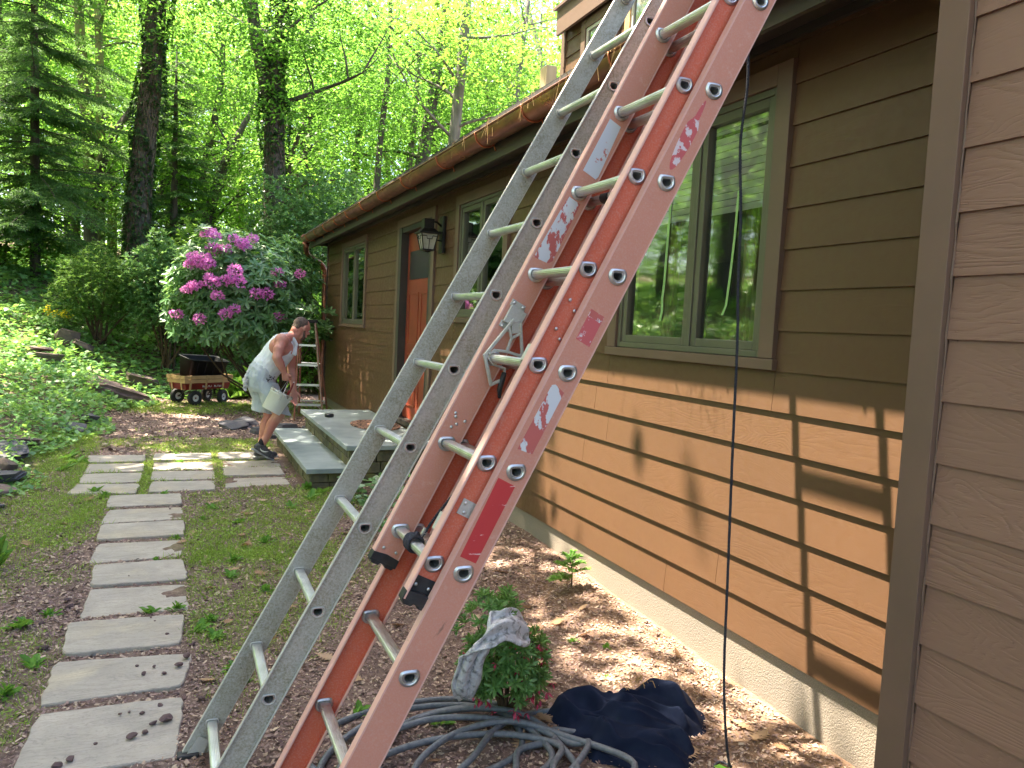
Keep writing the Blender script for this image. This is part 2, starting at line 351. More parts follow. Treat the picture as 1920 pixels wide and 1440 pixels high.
M['stone_m'] = mat_stone('mossy_shale', (.17,.12,.10), (.11,.085,.075), (.22,.17,.13), 3, (.09,.10,.02))
M['stone_b'] = mat_stone('blue_grey_stone', (.12,.12,.14), (.085,.085,.10), (.17,.16,.17), 3)
M['ashlar'] = mat_stone('step_stone', (.20,.17,.09), (.11,.10,.07), (.26,.24,.13), 6, (.20,.20,.05))
M['pebble'] = mat_stone('pebble', (.24,.15,.15), (.17,.11,.115), (.30,.21,.19), 20)
def mat_chip():
    t = NT('mulch_chip'); g = t.N('NewGeometry').outputs['Random Per Island']
    t.col(t.ramp(g, [(0, (.14,.088,.080)), (.35, (.23,.15,.135)), (.6, (.32,.225,.19)), (.85, (.44,.33,.25)), (1, (.56,.45,.34))])); t.rough(.85); return t.m
M['chip'] = mat_chip()
def mat_deadleaf():
    t = NT('dead_oak_leaf'); g = t.N('ObjectInfo').outputs['Random']
    t.col(t.ramp(g, [(0, (.34,.20,.11)), (.5, (.46,.31,.19)), (1, (.50,.38,.27))])); t.rough(.75)
    tr = t.N('BsdfTranslucent'); tr.inputs[0].default_value = (.4,.2,.07,1); mx = t.N('MixShader'); mx.inputs[0].default_value = .2
    t.L(t.b.outputs[0], mx.inputs[1]); t.L(tr.outputs[0], mx.inputs[2]); t.L(mx.outputs[0], t.out.inputs[0]); return t.m
M['dead'] = mat_deadleaf()
def mat_ground():
    t = NT('garden_soil'); v = t.mapped(); a = t.N('Attribute', attribute_name='green').outputs['Fac']
    b = t.N('Attribute', attribute_name='tan').outputs['Fac']
    n = t.noise(v, 26, 6, .7); big = t.noise(v, 2.5, 4)
    c = t.ramp(n, [(.3, (.11,.075,.066)), (.5, (.20,.14,.12)), (.65, (.28,.205,.165)), (.8, (.42,.33,.25))])
    c = t.mix(t.ramp(big, [(.4, 0.0), (.7, .4)]), c, (.10,.065,.055))
    c = t.mix(b, c, t.ramp(n, [(.3, (.16,.09,.06)), (.7, (.36,.24,.15))]))
    gm = t.N('Math', operation='MULTIPLY'); t.L(a, gm.inputs[0]); t.L(t.ramp(t.noise(v, 14, 5, .7), [(.35, 0.1), (.62, .62)]), gm.inputs[1])
    c = t.mix(gm.outputs[0], c, (.15,.20,.035)); t.col(c); t.rough(.95, 0, .2); t.bump(t.noise(v, 60, 6, .7), .9, .012); return t.m
M['ground'] = mat_ground()
M['glassblack'] = simple('smoked_plastic', (.02,.022,.03), None, 9, .3, 0, 0)
M['brownlet'] = simple('black_paint', (.05,.045,.045), None, 9, .8, 0, 0)
def mat_glass():
    t = NT('window_glass'); g = t.N('BsdfGlossy'); g.inputs['Roughness'].default_value = .035; g.inputs[0].default_value = (.9,.95,.9,1)
    tr = t.N('BsdfTransparent'); tr.inputs[0].default_value = (.88,.9,.86,1); f = t.N('Fresnel'); f.inputs[0].default_value = 1.5
    m = t.N('Math', operation='MULTIPLY_ADD', use_clamp=True); m.inputs[1].default_value = 1.6; m.inputs[2].default_value = .16; t.L(f.outputs[0], m.inputs[0])
    b = t.N('Bump'); b.inputs['Strength'].default_value = .06; b.inputs['Distance'].default_value = .01; t.L(t.noise(t.mapped((1,1,.5)), 5, 1), b.inputs['Height']); t.L(b.outputs[0], g.inputs['Normal'])
    mx = t.N('MixShader'); t.L(m.outputs[0], mx.inputs[0]); t.L(tr.outputs[0], mx.inputs[1]); t.L(g.outputs[0], mx.inputs[2]); t.L(mx.outputs[0], t.out.inputs[0]); return t.m
M['glass'] = mat_glass()
M['lampglass'] = simple('frosted_glass', (.55,.55,.48), (.4,.4,.35), 9, .3, 0, 0)
def mat_mat():
    t = NT('doormat_mosaic'); vo = t.N('TexVoronoi', feature='DISTANCE_TO_EDGE'); vo.inputs['Scale'].default_value = 16; t.L(t.mapped(), vo.inputs['Vector'])
    t.col(t.ramp(vo.outputs[0], [(.06, (.05,.022,.02)), (.10, (.40,.22,.15))])); t.rough(.8); return t.m
M['doormat'] = mat_mat()
# ------------------------------------------------------------------ terrain
FOOT = np.array([(-2.4,-12),(-2.1,-4),(-1.75,3),(-1.35,7),(-1.15,9.5),(-.85,12),(-.36,15.2),(.7,15.7),(3,17),(9,20),(30,24)], float)
def bankd(x, y):
    x = np.asarray(x, float); y = np.asarray(y, float); best = np.full(x.shape, 1e9); sg = np.ones(x.shape)
    for a, b in zip(FOOT[:-1], FOOT[1:]):
        e = b-a; L2 = e@e; t = np.clip(((x-a[0])*e[0]+(y-a[1])*e[1])/L2, 0, 1)
        dx, dy = x-a[0]-t*e[0], y-a[1]-t*e[1]; d = np.hypot(dx, dy); s = e[0]*dy-e[1]*dx
        u = d < best-1e-9; best = np.where(u, d, best); sg = np.where(u, np.sign(s), sg)
    return best*sg
def H(x, y):
    x = np.asarray(x, float); y = np.asarray(y, float); d = bankd(x, y)
    p = np.clip(d, 0, None)
    h = np.where(p < 6, .42*p*(p/(p+.35)), .42*6*.945+.10*(p-6)); h = np.where(p > 40, .42*6*.945+3.4+.02*(p-40), h)
    h = h+.10*np.sin(x*1.3+.7*y)*np.clip(p/3, 0, 1)+.06*np.sin(x*3.1-2.3*y)*np.clip(p/2, 0, 1)
    m = .10*np.clip((x-1.2)/1.1, 0, 1)*np.clip((y-2.2)/2.6, 0, 1)*(x < 3)
    return h+m+.008*np.sin(x*9+1)*np.sin(y*7)*np.clip((1-abs(p)*3), 0, 1)
def hz(x, y): return float(H(np.array([x]), np.array([y]))[0])
GB = [(.55,5.6,.55,1.7,1.05),(.32,4.3,.3,.6,.75),(.95,6.8,.55,.7,.9),(-.95,7.3,.5,1.9,1.1),(-.8,3.7,.35,.75,.9),(-.62,5.25,.25,.25,.45),(-1.0,5.2,.25,.6,.5),
      (.45,9.9,.8,.55,1.0),(-.2,10.3,.7,.4,.5),(.3,14.0,1.6,.9,1.0),(-1.15,9.8,.35,1.3,1.0),(1.25,7.2,.3,.35,.9),(1.0,9.7,.3,.4,.6),(1.9,13.2,.8,1.0,.6),(-1.1,2.7,.4,.6,.6),
      (-.26,8.4,.07,1.2,1.3),(.40,8.4,.07,1.0,1.3),(-.25,11.2,.5,.3,.25),(.25,3.4,.14,.3,.45),(1.2,5.0,.25,.6,.4),(.35,7.15,.3,.2,.6),(.1,7.9,1.2,.06,.9),(.1,8.42,1.1,.05,.9),(.1,8.9,1.1,.05,.8),(-.55,7.38,.4,.08,.8),(.9,5.6,.3,.8,.5)]
def green(x, y):
    x = np.asarray(x, float); y = np.asarray(y, float); g = np.zeros(x.shape)
    for cx, cy, rx, ry, w in GB:
        q = np.clip(1.25-np.sqrt(((x-cx)/rx)**2+((y-cy)/ry)**2), 0, 1); g = np.maximum(g, w*np.clip(q*2.2, 0, 1))
    nz = .5+.5*np.sin(x*11.3+3*np.sin(y*5.1))*np.sin(y*8.7+2*np.sin(x*7.9)); nz2 = .5+.5*np.sin(x*31+y*17)*np.sin(y*37-x*13)
    nz3 = .5+.5*np.sin(x*3.3+y*2.1+2*np.sin(y*1.3)); return np.clip(g*(.12+.45*nz+.30*nz2+.35*nz3)-.08, 0, 1)
def axis(lo, hi, f0, f1, fs, n):
    a = list(np.arange(f0, f1+1e-6, fs)); g = np.linspace(0, 1, n)[1:]**2.4
    return np.array(sorted([f0-(f0-lo)*t for t in g]+a+[f1+(hi-f1)*t for t in g]))
xs = axis(-90, 90, -5, 3.4, .045, 34); ys = axis(-40, 170, 1.4, 17, .05, 40)
X, Y = np.meshgrid(xs, ys); Z = H(X, Y)
rn = np.array([[mnoise.noise(Vector((x*14, y*14, 0))) for x in xs] for y in ys]); Z = Z+rn*.008
nx, ny = len(xs), len(ys); idx = np.arange(nx*ny).reshape(ny, nx)
Fq = np.stack([idx[:-1,:-1], idx[:-1,1:], idx[1:,1:], idx[1:,:-1]], -1).reshape(-1, 4)
ground = npmesh('ground', np.stack([X, Y, Z], -1).reshape(-1, 3), Fq, M['ground'], None, True); tag(ground, kind='structure')
at = ground.data.attributes.new('green', 'FLOAT', 'POINT'); gv = green(X, Y); D = bankd(X, Y); gv = np.where(D > .3, .25, gv)
at.data.foreach_set('value', gv.astype(np.float32).ravel())
at = ground.data.attributes.new('tan', 'FLOAT', 'POINT')
tv = np.clip((X-1.2)/.9, 0, 1)*np.clip((6-Y)/2, 0, 1)*(X < 3)*.75
at.data.foreach_set('value', tv.astype(np.float32).ravel())
# ------------------------------------------------------------------ house
W = 2.4; XB = 1.975; YJ = 1.61; YE = 13.83; ZT = 2.93; LAP0 = .251; EXP = .1745
house = empty('house', (4, 7, 0), 'single storey house of brown lapped siding with an upper dormer', 'house')
BIG = (2.645, 4.06, 1.475, 2.80); W2 = (5.70, 6.98, 1.63, 2.80); W3 = (10.75, 12.52, 1.50, 2.80); DR = (7.62, 9.10, .42, 2.80)
def siding(name, Xf, ya, yb, zt, opens, seed, parent, z0=LAP0, e=EXP, joints=True):
    mb = MB(); rs = random.Random(seed); k = 0; z = z0
    while z < zt-.02:
        z1 = min(z+e+.012, zt); cuts = {ya, yb}
        if joints:
            c = ya+rs.uniform(1.2, 3.6)
            while c < yb-.4: cuts.add(c); c += rs.uniform(2.4, 3.7)
        for o in opens:
            if z1 < o[2] or z > o[3]: continue
            for q in o[:2]:
                if ya < q < yb: cuts.add(q)
        cuts = sorted(cuts)
        for a, b in zip(cuts[:-1], cuts[1:]):
            segs = [(z, z1)]; m = (a+b)/2
            for o in opens:
                if o[0] < m < o[1]:
                    ns = []
                    for s0, s1 in segs:
                        if s1 <= o[2] or s0 >= o[3]: ns.append((s0, s1)); continue
                        if s0 < o[2]: ns.append((s0, o[2]))
                        if s1 > o[3]: ns.append((o[3], s1))
                    segs = ns
            for s0, s1 in segs:
                if s1-s0 < .015: continue
                f = lambda zz: Xf-.013+(zz-z)/(e+.012)*.0115
                g = .0012; y0, y1 = a+g, b-g
                mb.add([(f(s0),y0,s0),(f(s1),y0,s1),(Xf+.02,y0,s1),(Xf+.02,y0,s0),(f(s0),y1,s0),(f(s1),y1,s1),(Xf+.02,y1,s1),(Xf+.02,y1,s0)],
                       [(0,1,2,3),(7,6,5,4),(4,5,1,0),(3,7,4,0),(1,5,6,2)])
        if Xf < 2.2:
            for yy in [yb-.02-rs.uniform(0,.012)]+[yb-.42*i-rs.uniform(0,.05) for i in range(1, 8)]:
                if rs.random() < .7: mb.lathe([(.0002,0),(.0032,.0004),(.0036,-.0006)], (f(z+.022)-.0006, yy, z+.02+rs.uniform(-.004,.004)), (-1,0,0), 10)
        z += e
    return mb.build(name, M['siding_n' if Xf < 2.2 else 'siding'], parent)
siding('siding', W, YJ-.03, YE, ZT, [BIG, W2, W3, DR], 3, house)
siding('siding', XB+.005, -4, 1.512, ZT, [], 5, house, .584-2*EXP, EXP)
mb = MB()   # wall body behind the siding, with real openings
ops = sorted([(BIG[0]+.09, BIG[1]-.09, BIG[2]+.05, BIG[3]-.09), (W2[0]+.09, W2[1]-.09, W2[2]+.05, W2[3]-.09), (W3[0]+.09, W3[1]-.09, W3[2]+.05, W3[3]-.09), (DR[0]+.1, DR[1]-.1, DR[2], DR[3]-.1)])
y = YJ-.03
for o in ops:
    mb.box((W+.021, y, .22), (W+.16, o[0], ZT+.1)); mb.box((W+.021, o[0], .22), (W+.16, o[1], o[2])); mb.box((W+.021, o[0], o[3]), (W+.16, o[1], ZT+.1)); y = o[1]
mb.box((W+.021, y, .22), (W+.16, YE-.002, ZT+.1)); mb.box((XB+.026, -4, .1), (XB+.16, YJ-.03, ZT+.1)); mb.box((XB+.16, YJ-.12, .1), (W+.02, YJ-.031, ZT+.1))
mb.box((W+.16, YE-.16, .22), (9.5, YE-.002, ZT+.1)); mb.box((9.35, -4, .2), (9.5, YE-.16, ZT+.1)); mb.box((XB+.16, -4, .1), (9.35, -3.85, ZT+.1))
mb.box((XB+.03, -3.85, ZT+.1), (9.5, YE, ZT+.14)); mb.box((W+.16, -3.85, .3), (9.35, YE-.16, .34))
mb.build('wall', M['dark'], house)
mb = MB(); mb.box((W+.004, YJ-.03, -.5), (W+.15, YE-.02, LAP0+.02)); mb.box((XB+.03, -4, -.5), (XB+.14, YJ-.03, .25)); mb.build('foundation', M['found'], house)
mb = MB()   # corner boards
mb.box((XB-.027, 1.515, .10), (XB+.024, YJ, ZT+.02)); mb.box((XB+.024, YJ-.028, .10), (W-.014, YJ-.001, ZT+.02))
bevel(mb.build('corner_board', M['trim'], house), .002)
mb = MB(); mb.box((W-.03, YE-.004, LAP0-.02), (W+.12, YE+.022, ZT)); mb.build('corner_board', M['fascia'], house)
# caulk line and nail heads on the near siding
mb = MB()
for i in range(60):
    z = -.1+i*.05; mb.tube([(XB-.006+.002*math.sin(i*2.1), 1.5125, z), (XB-.006+.002*math.sin(i*2.1+2.1), 1.5125, z+.05)], .0035+.001*math.sin(i*1.7), 6)
mb.build('caulk', M['trim'], house)
# roof, fascia, soffit
SL = .42
def roofz(x): return 3.02+SL*(x-1.95)
mb = MB()
mb.add([(1.95,-4,3.02),(1.95,YE+.06,3.02),(6.2,YE+.06,roofz(6.2)),(6.2,-4,roofz(6.2)),(1.95,-4,3.0),(1.95,YE+.06,3.0),(6.2,YE+.06,roofz(6.2)-.02),(6.2,-4,roofz(6.2)-.02)],
       [(0,1,2,3),(7,6,5,4),(0,4,5,1),(1,5,6,2),(2,6,7,3),(3,7,4,0)])
mb.add([(6.201,-4,roofz(6.2)),(6.201,YE+.06,roofz(6.2)),(10.5,YE+.06,3.02),(10.5,-4,3.02)], [(0,1,2,3)])
rf = mb.build('roof', M['shingle'], house)
mb = MB(); mb.box((2.062, -4, 2.80), (2.085, YE+.03, 2.995)); mb.box((2.09, YE+.001, 2.86), (4.5, YE+.03, 3.04))
mb.build('fascia', M['fascia'], rf)
mb = MB()
mb.add([(2.087,-4,2.815),(2.087,YE,2.815),(W+.02,YE,2.94),(W+.02,-4,2.94),(2.087,-4,2.835),(2.087,YE,2.835),(W+.02,YE,2.96),(W+.02,-4,2.96)], [(0,1,2,3),(7,6,5,4),(0,4,5,1),(1,5,6,2),(3,7,4,0)])
mb.box((W-.032, YJ, ZT-.045), (W-.012, YE-.01, ZT+.005))
mb.build('soffit', M['fascia'], rf)
# gutter
gut = empty('gutter', (1.98, 4, 2.96)); gut.parent = house; gut.matrix_parent_inverse = pmat_world(house).inverted()
mb = MB(); GX, GZ, GR = 1.98, 2.955, .08; N = 20; Ys = np.linspace(-4, 13.75, 30)
for (ra, rev) in ((GR, 1),):
    b = len(mb.v)
    for yy in Ys:
        for k in range(N+1):
            a = math.pi+math.pi*k/N; mb.v.append((GX+ra*math.cos(a), yy, GZ+ra*math.sin(a)))
    for i in range(len(Ys)-1):
        for k in range(N): mb.f.append((b+i*(N+1)+k, b+i*(N+1)+k+1, b+(i+1)*(N+1)+k+1, b+(i+1)*(N+1)+k)); mb.mi.append(0)
o = mb.build('trough', M['copper'], gut, True, fix=False); s_ = o.modifiers.new('s', 'SOLIDIFY'); s_.thickness = .003; s_.offset = 1
mb = MB(); mb.tube([(GX-GR, -4, GZ+.004), (GX-GR, 13.75, GZ+.004)], .0085, 8); mb.build('rolled_edge', M['copper'], gut, True)
mb = MB(); mb.lathe([(.001, 0), (GR+.001, 0)], (GX, 13.751, GZ), (0, 1, 0), 24); mb.build('end_cap', M['copper'], gut)
for yb in [13.2, 12.37, 11.55, 10.7, 9.9, 9.05, 8.2, 7.25, 6.15, 5.25, 4.45, 3.4, 2.6, 1.8, 1.0]:
    mb = MB(); pts = [(GX+(GR+.004)*math.cos(a), yb, GZ+(GR+.004)*math.sin(a)) for a in np.linspace(math.pi*.97, math.pi*2, 16)]
    mb.tube(pts, .006, 6); mb.tube([(GX+.06, yb, GZ-.06), (2.05, yb, GZ-.075), (2.058, yb, GZ-.10)], .005, 6); mb.tube([(GX-GR, yb, GZ), (GX+GR, yb, GZ+.03)], .004, 6)
    mb.build('bracket', M['copper_b'], gut, True)
dp = [(1.98,13.66,2.88),(1.98,13.68,2.79),(2.00,13.72,2.71),(2.06,13.78,2.66),(2.18,13.86,2.61),(2.27,13.92,2.57),(2.33,13.95,2.52),(2.355,13.955,2.44),(2.36,13.955,2.3),(2.36,13.955,1.2),(2.36,13.955,.12),(2.30,13.93,.05)]
mb = MB(); mb.tube(dp, [.07,.045]+[.042]*10, 14); mb.build('downspout', M['copper'], gut, True)
mb = MB()
for i in range(7):
    p = Vector(dp[5]).lerp(Vector(dp[7]), i/6); mb.lathe([(.040,-.006),(.047,0),(.040,.006)], p, (1-i/6+.1,.3,-.3-i/5), 14)
for z in (2.36, 1.5, .6): mb.lathe([(.042,-.02),(.046,-.018),(.046,.018),(.042,.02)], (2.36,13.955,z), (0,0,1), 14)
mb.build('elbow_band', M['copper_b'], gut, True)
# pine straw caught in the gutter
mb = MB(); rs = random.Random(4)
for i in range(46):
    yb = rs.choice([3.3,3.42,3.55,3.7,3.85,4.9,5.6,6.9,4.2,4.35])+rs.gauss(0, .07); p = Vector((1.90+rs.gauss(0,.012), yb, 2.97)); l = rs.uniform(.03,.16)
    q = p+Vector((-.014, rs.gauss(0,.02), .012)); r_ = q+Vector((rs.gauss(-.01,.012), rs.gauss(0,.035), -l)); mb.tube([p, q, r_], .0012, 4)
for i in range(90):
    yb = rs.uniform(2.2, 12); p = Vector((1.905+rs.uniform(0,.05), yb, 2.968+rs.uniform(0,.012))); q = p+Vector((rs.gauss(0,.03), rs.gauss(0,.09), rs.uniform(-.004,.02))); mb.tube([p, q], .0018, 4)
tag(mb.build('pine_straw', M['straw']), 'dry tan pine needles hanging over the copper gutter edge', 'straw', None, 'stuff')
# windows
def window(o, glass_y, label, X=W, sill=True, dark=True):
    y0, y1, z0, z1 = o; t = .09
    mb = MB(); P = X-.032
    mb.box((P, y0, z0+.05), (X+.02, y0+t, z1)); mb.box((P, y1-t, z0+.05), (X+.02, y1, z1)); mb.box((P-.001, y0+t, z1-t), (X+.02, y1-t, z1-.0005))
    mb.box((P-.006, y0-.012, z0), (X+.05, y1+.012, z0+.048))
    w = mb.build('window', M['trim'], house); bevel(w, .0025); tag(w, label)
    a, b, c, d = y0+t, y1-t, z0+.05, z1-t
    mb = MB(); q = .03
    mb.box((X-.016, a, c), (X+.09, a+q, d)); mb.box((X-.016, b-q, c), (X+.09, b, d)); mb.box((X-.016, a+q, d-q), (X+.09, b-q, d)); mb.box((X-.016, a+q, c), (X+.09, b-q, c+q))
    n = len(glass_y)
    for i in range(n-1):
        m = glass_y[i]; mb.box((X-.014, m-.018, c+q), (X+.09, m+.018, d-q))
    fr = mb.build('frame', M['sash'], w); bevel(fr, .003)
    edges = [a+q]+list(glass_y[:-1])+[b-q]; s = .042
    for i in range(n):
        g0 = edges[i]+(.018 if i else 0); g1 = edges[i+1]-(.018 if i < n-1 else 0); mb = MB(); e, f = c+q, d-q
        mb.box((X-.006, g0, e), (X+.04, g0+s, f)); mb.box((X-.006, g1-s, e), (X+.04, g1, f)); mb.box((X-.006, g0+s, f-s), (X+.04, g1-s, f)); mb.box((X-.006, g0+s, e), (X+.04, g1-s, e+s))
        bevel(mb.build('sash', M['sash'], w), .004, 2)
        mb = MB(); mb.add([(X+.02, g0+s-.004, e+s-.004), (X+.02, g1-s+.004, e+s-.004), (X+.02, g1-s+.004, f-s+.004), (X+.02, g0+s-.004, f-s+.004)], [(0,3,2,1)]); mb.build('pane', M['glass'], w, fix=False)
    return w, (a, b, c, d)
wb, ib = window(BIG, [3.29, 9], 'wide casement window in two leaves with a blind inside')
mb = MB()
for i in range(13):
    z = 2.62-i*.034; mb.box((W+.045, 2.80, z), (W+.049, 3.25, z+.031)); mb.box((W+.045, 3.36, z), (W+.049, 3.86, z+.031))
mb.build('blind', M['blind'], wb)
mb = MB(); mb.box((W+.06, 2.77, 2.655), (W+.10, 3.9, 2.69)); mb.box((W+.043, 2.79, 2.585), (W+.06, 3.26, 2.60)); mb.build('headrail', M['black'], wb)
mb = MB()
for yy in (3.16, 3.84):
    for k in range(5): mb.tube([(W+.22+.02*(k%2), yy-.02*k, 1.5), (W+.22+.02*(k%2), yy-.02*k, 2.75)], .014, 8)
mb.build('curtain', M['curtain'], wb)
def ribbon(pts, wd, name, mat, parent):
    mb = MB(); b = 0
    for i, (yy, zz) in enumerate(pts): mb.v += [(W+.0165, yy-wd/2, zz), (W+.0165, yy+wd/2, zz)]
    for i in range(len(pts)-1): mb.f.append((2*i, 2*i+1, 2*i+3, 2*i+2)); mb.mi.append(0)
    o = mb.build(name, mat, parent); s = o.modifiers.new('s', 'SOLIDIFY'); s.thickness = .002
ribbon([(3.00,2.30),(3.005,2.1),(3.02,1.9),(3.035,1.76),(3.06,1.715)], .016, 'tape_strip', M['tape'], wb)
ribbon([(3.55,2.35),(3.56,2.1),(3.565,1.9),(3.575,1.80),(3.57,1.74),(3.585,1.68)], .02, 'tape_strip', M['tape'], wb)
window(W2, [6.34, 9], 'narrow two leaf window between the lantern and the ladders')
window(W3, [11.62, 20], 'small two leaf window near the far corner of the house')
# door
mb = MB(); y0, y1, z0, z1 = DR
mb.box((W-.032, y0, .44), (W+.02, y0+.1, z1)); mb.box((W-.032, y1-.1, .44), (W+.02, y1, z1)); mb.box((W-.033, y0+.1, z1-.1), (W+.02, y1-.1, z1-.0005))
dr = mb.build('door_frame', M['trim'], house); bevel(dr, .0025)
mb = MB(); mb.box((W-.03, y0+.1, .46), (W+.14, y0+.17, z1-.1)); mb.box((W-.03, y1-.2, .46), (W+.14, y1-.1, z1-.1)); mb.box((W-.02, y0+.17, z1-.16), (W+.14, y1-.2, z1-.1)); mb.box((W-.028, y0+.1, .44), (W+.14, y1-.1, .50))
bevel(mb.build('jamb', M['jamb'], dr), .003)
mb = MB(); D0, D1 = y0+.17, y1-.2; XD = W+.06
mb.box((XD, D0, .50), (XD+.045, D1, z1-.16)); door = mb.build('door', M['door'], house, False); bevel(door, .003)
mb = MB()
for a, b in ((D0+.12, (D0+D1)/2-.05), ((D0+D1)/2+.05, D1-.12)):
    for c_, d_ in ((.65, 1.25), (1.35, 1.95)):
        for u in ((a, b, c_, c_+.02), (a, b, d_-.02, d_), (a, a+.02, c_+.02, d_-.02), (b-.02, b, c_+.02, d_-.02)): mb.box((XD-.008, u[0], u[2]), (XD+.001, u[1], u[3]))
mb.build('door_moulding', M['door'], door)
mb = MB(); mb.box((XD-.01, D0+.18, 2.1), (XD+.002, D1-.12, 2.42)); mb.build('door_window', M['glassblack'], door)
mb = MB(); mb.lathe([(.001,-.06),(.022,-.055),(.028,-.04),(.02,-.02),(.012,0)], (XD,D0+.07,1.5), (1,0,0), 16); mb.build('door_handle', M['rung'], door, True)
# dormer
dorm = empty('dormer', (4.5, 5, 3.6)); dorm.parent = house; dorm.matrix_parent_inverse = pmat_world(house).inverted()
siding('dormer_siding', 3.5, 1.5, 7.17, 4.62, [(6.05, 6.78, 3.9, 4.53), (5.0, 5.98, 3.9, 4.7)], 9, dorm, 3.66, .16, False)
mb = MB(); mb.box((3.525, 1.5, 3.5), (6.5, 7.16, 4.62)); mb.build('dormer_wall', M['fascia'], dorm)
mb = MB(); mb.box((3.475, 7.12, 3.6), (3.53, 7.2, 4.62)); mb.build('dormer_corner_board', M['trim'], dorm)
mb = MB(); mb.box((3.40, 1.3, 4.52), (3.43, 7.18, 4.76)); mb.add([(3.37,1.3,4.762),(3.37,7.22,4.762),(6.8,7.22,5.6),(6.8,1.3,5.6),(3.37,1.3,4.79),(3.37,7.22,4.79),(6.8,7.22,5.63),(6.8,1.3,5.63)], [(0,1,2,3),(7,6,5,4),(0,4,5,1),(1,5,6,2),(2,6,7,3),(3,7,4,0)])
mb.box((3.431, 1.3, 4.60), (3.8, 7.16, 4.63)); mb.build('dormer_fascia', M['trim'], dorm)
for (a, b) in ((6.08, 6.75), (5.05, 5.95)):
    mb = MB(); mb.box((3.46, a, 3.9), (3.52, a+.08, 4.52)); mb.box((3.46, b-.08, 3.9), (3.52, b, 4.52)); mb.box((3.461, a+.08, 4.44), (3.52, b-.08, 4.519)); mb.build('dormer_window_trim', M['wood'] if a < 6 else M['trim'], dorm)
    mb = MB(); mb.box((3.475, a+.08, 3.9), (3.53, a+.11, 4.44)); mb.box((3.475, b-.11, 3.9), (3.53, b-.08, 4.44)); mb.box((3.476, a+.11, 4.41), (3.53, b-.11, 4.439)); mb.build('dormer_sash', M['blind'], dorm)
    mb = MB(); mb.add([(3.49, a+.108, 3.9), (3.49, b-.108, 3.9), (3.49, b-.108, 4.412), (3.49, a+.108, 4.412)], [(0,3,2,1)]); mb.build('dormer_pane', M['glass'], dorm, fix=False)
mb = MB(); mb.box((2.56, 5.54, 3.2), (2.65, 5.66, 3.63)); o = mb.build('timber_post', M['post']); bevel(o, .004)
tag(o, 'short stub of pale new lumber standing on the roof by the dormer', 'post')
# wall lantern
lan = empty('wall_lantern', (2.39, 7.37, 2.5), 'black wall lantern with tapered frosted glass beside the red door', 'lantern')
mb = MB(); mb.box((2.355, 7.31, 2.30), (2.388, 7.43, 2.66)); bevel(mb.build('back_plate', M['black'], lan), .006)
mb = MB(); mb.tube([(2.36,7.37,2.56),(2.31,7.37,2.60),(2.26,7.37,2.60)], .01, 8); mb.tube([(2.36,7.37,2.42),(2.30,7.37,2.43),(2.30,7.37,2.52)], .008, 8)
for a in (-.05,.05): mb.tube([(2.36,7.37+a,2.5),(2.20,7.37+a,2.5)], .006, 6)
mb.build('arm', M['black'], lan, True)
LC = Vector((2.22, 7.37, 0))
def sq(z, r_): return [(LC.x-r_, LC.y-r_, z), (LC.x+r_, LC.y-r_, z), (LC.x+r_, LC.y+r_, z), (LC.x-r_, LC.y+r_, z)]
def frust(mb, z0, r0_, z1, r1_): mb.add(sq(z0, r0_)+sq(z1, r1_), [(3,2,1,0),(4,5,6,7)]+[(i,(i+1)%4,4+(i+1)%4,4+i) for i in range(4)])
mb = MB(); frust(mb, 2.475, .105, 2.49, .105); frust(mb, 2.491, .09, 2.53, .055); frust(mb, 2.531, .05, 2.62, .05); mb.build('cap', M['black'], lan)
mb = MB(); frust(mb, 2.33, .05, 2.473, .078); mb.build('lamp_glass', M['lampglass'], lan)
mb = MB()
for sx in (-1,1):
    for sy in (-1,1):
        mb.tube([(LC.x+sx*.082, LC.y+sy*.082, 2.474), (LC.x+sx*.053, LC.y+sy*.053, 2.325)], .006, 6)
for s_ in (-1,1):
    for ax in (0,1):
        q = lambda u, z, r_: ((LC.x+s_*r_, LC.y+u, z) if ax == 0 else (LC.x+u, LC.y+s_*r_, z))
        mb.tube([q(-.08,2.45,.081), q(-.03,2.455,.081), q(-.025,2.425,.077), q(.025,2.425,.077), q(.03,2.455,.081), q(.08,2.45,.081)], .004, 6)
        mb.tube([q(.0,2.425,.076), q(0,2.33,.055)], .003, 6)
frust(mb, 2.315, .062, 2.328, .062); frust(mb, 2.30, .02, 2.314, .035); mb.build('cage', M['black'], lan)
# front steps
st = empty('front_steps', (1.6, 8.7, 0), 'two low steps of smooth bluestone treads on rough stacked stone', 'steps')
def ashlar(name, x0, x1, y0, y1, z0, z1, seed):
    mb = MB(); rs = random.Random(seed); mb.box((x0+.03, y0+.03, z0), (x1, y1-.03, z1))
    def face(fn, L):
        z = z0
        while z < z1-.01:
            h = min(rs.uniform(.07,.13), z1-z); h = z1-z if z1-z-h < .04 else h; u = 0
            while u < L-.01:
                w = min(rs.uniform(.08,.26), L-u); w = L-u if L-u-w < .05 else w
                fn(mb, u+.004, u+w-.004, z+.003, z+h-.003, rs.uniform(0,.012)); u += w
            z += h
    face(lambda m, a, b, c, d, p: m.box((x0-p, y0+a, c), (x0+.035, y0+b, d)), y1-y0)
    face(lambda m, a, b, c, d, p: m.box((x0+a, y0-p, c), (x0+b, y0+.035, d)), x1-x0)
    o = mb.build(name, M['ashlar'], st); bevel(o, .006, 2); return o
ashlar('stone_base', 1.17, 1.52, 7.36, 10.0, -.05, .150, 1); ashlar('stone_base', 1.53, 2.38, 7.32, 10.15, -.05, .372, 2)
for (a, b) in (((1.12,7.28,.152),(1.545,10.06,.20)), ((1.475,7.235,.374),(2.37,10.22,.42))):
    mb = MB(); mb.box(a, b); bevel(mb.build('tread', M['slate'], st), .006, 3)
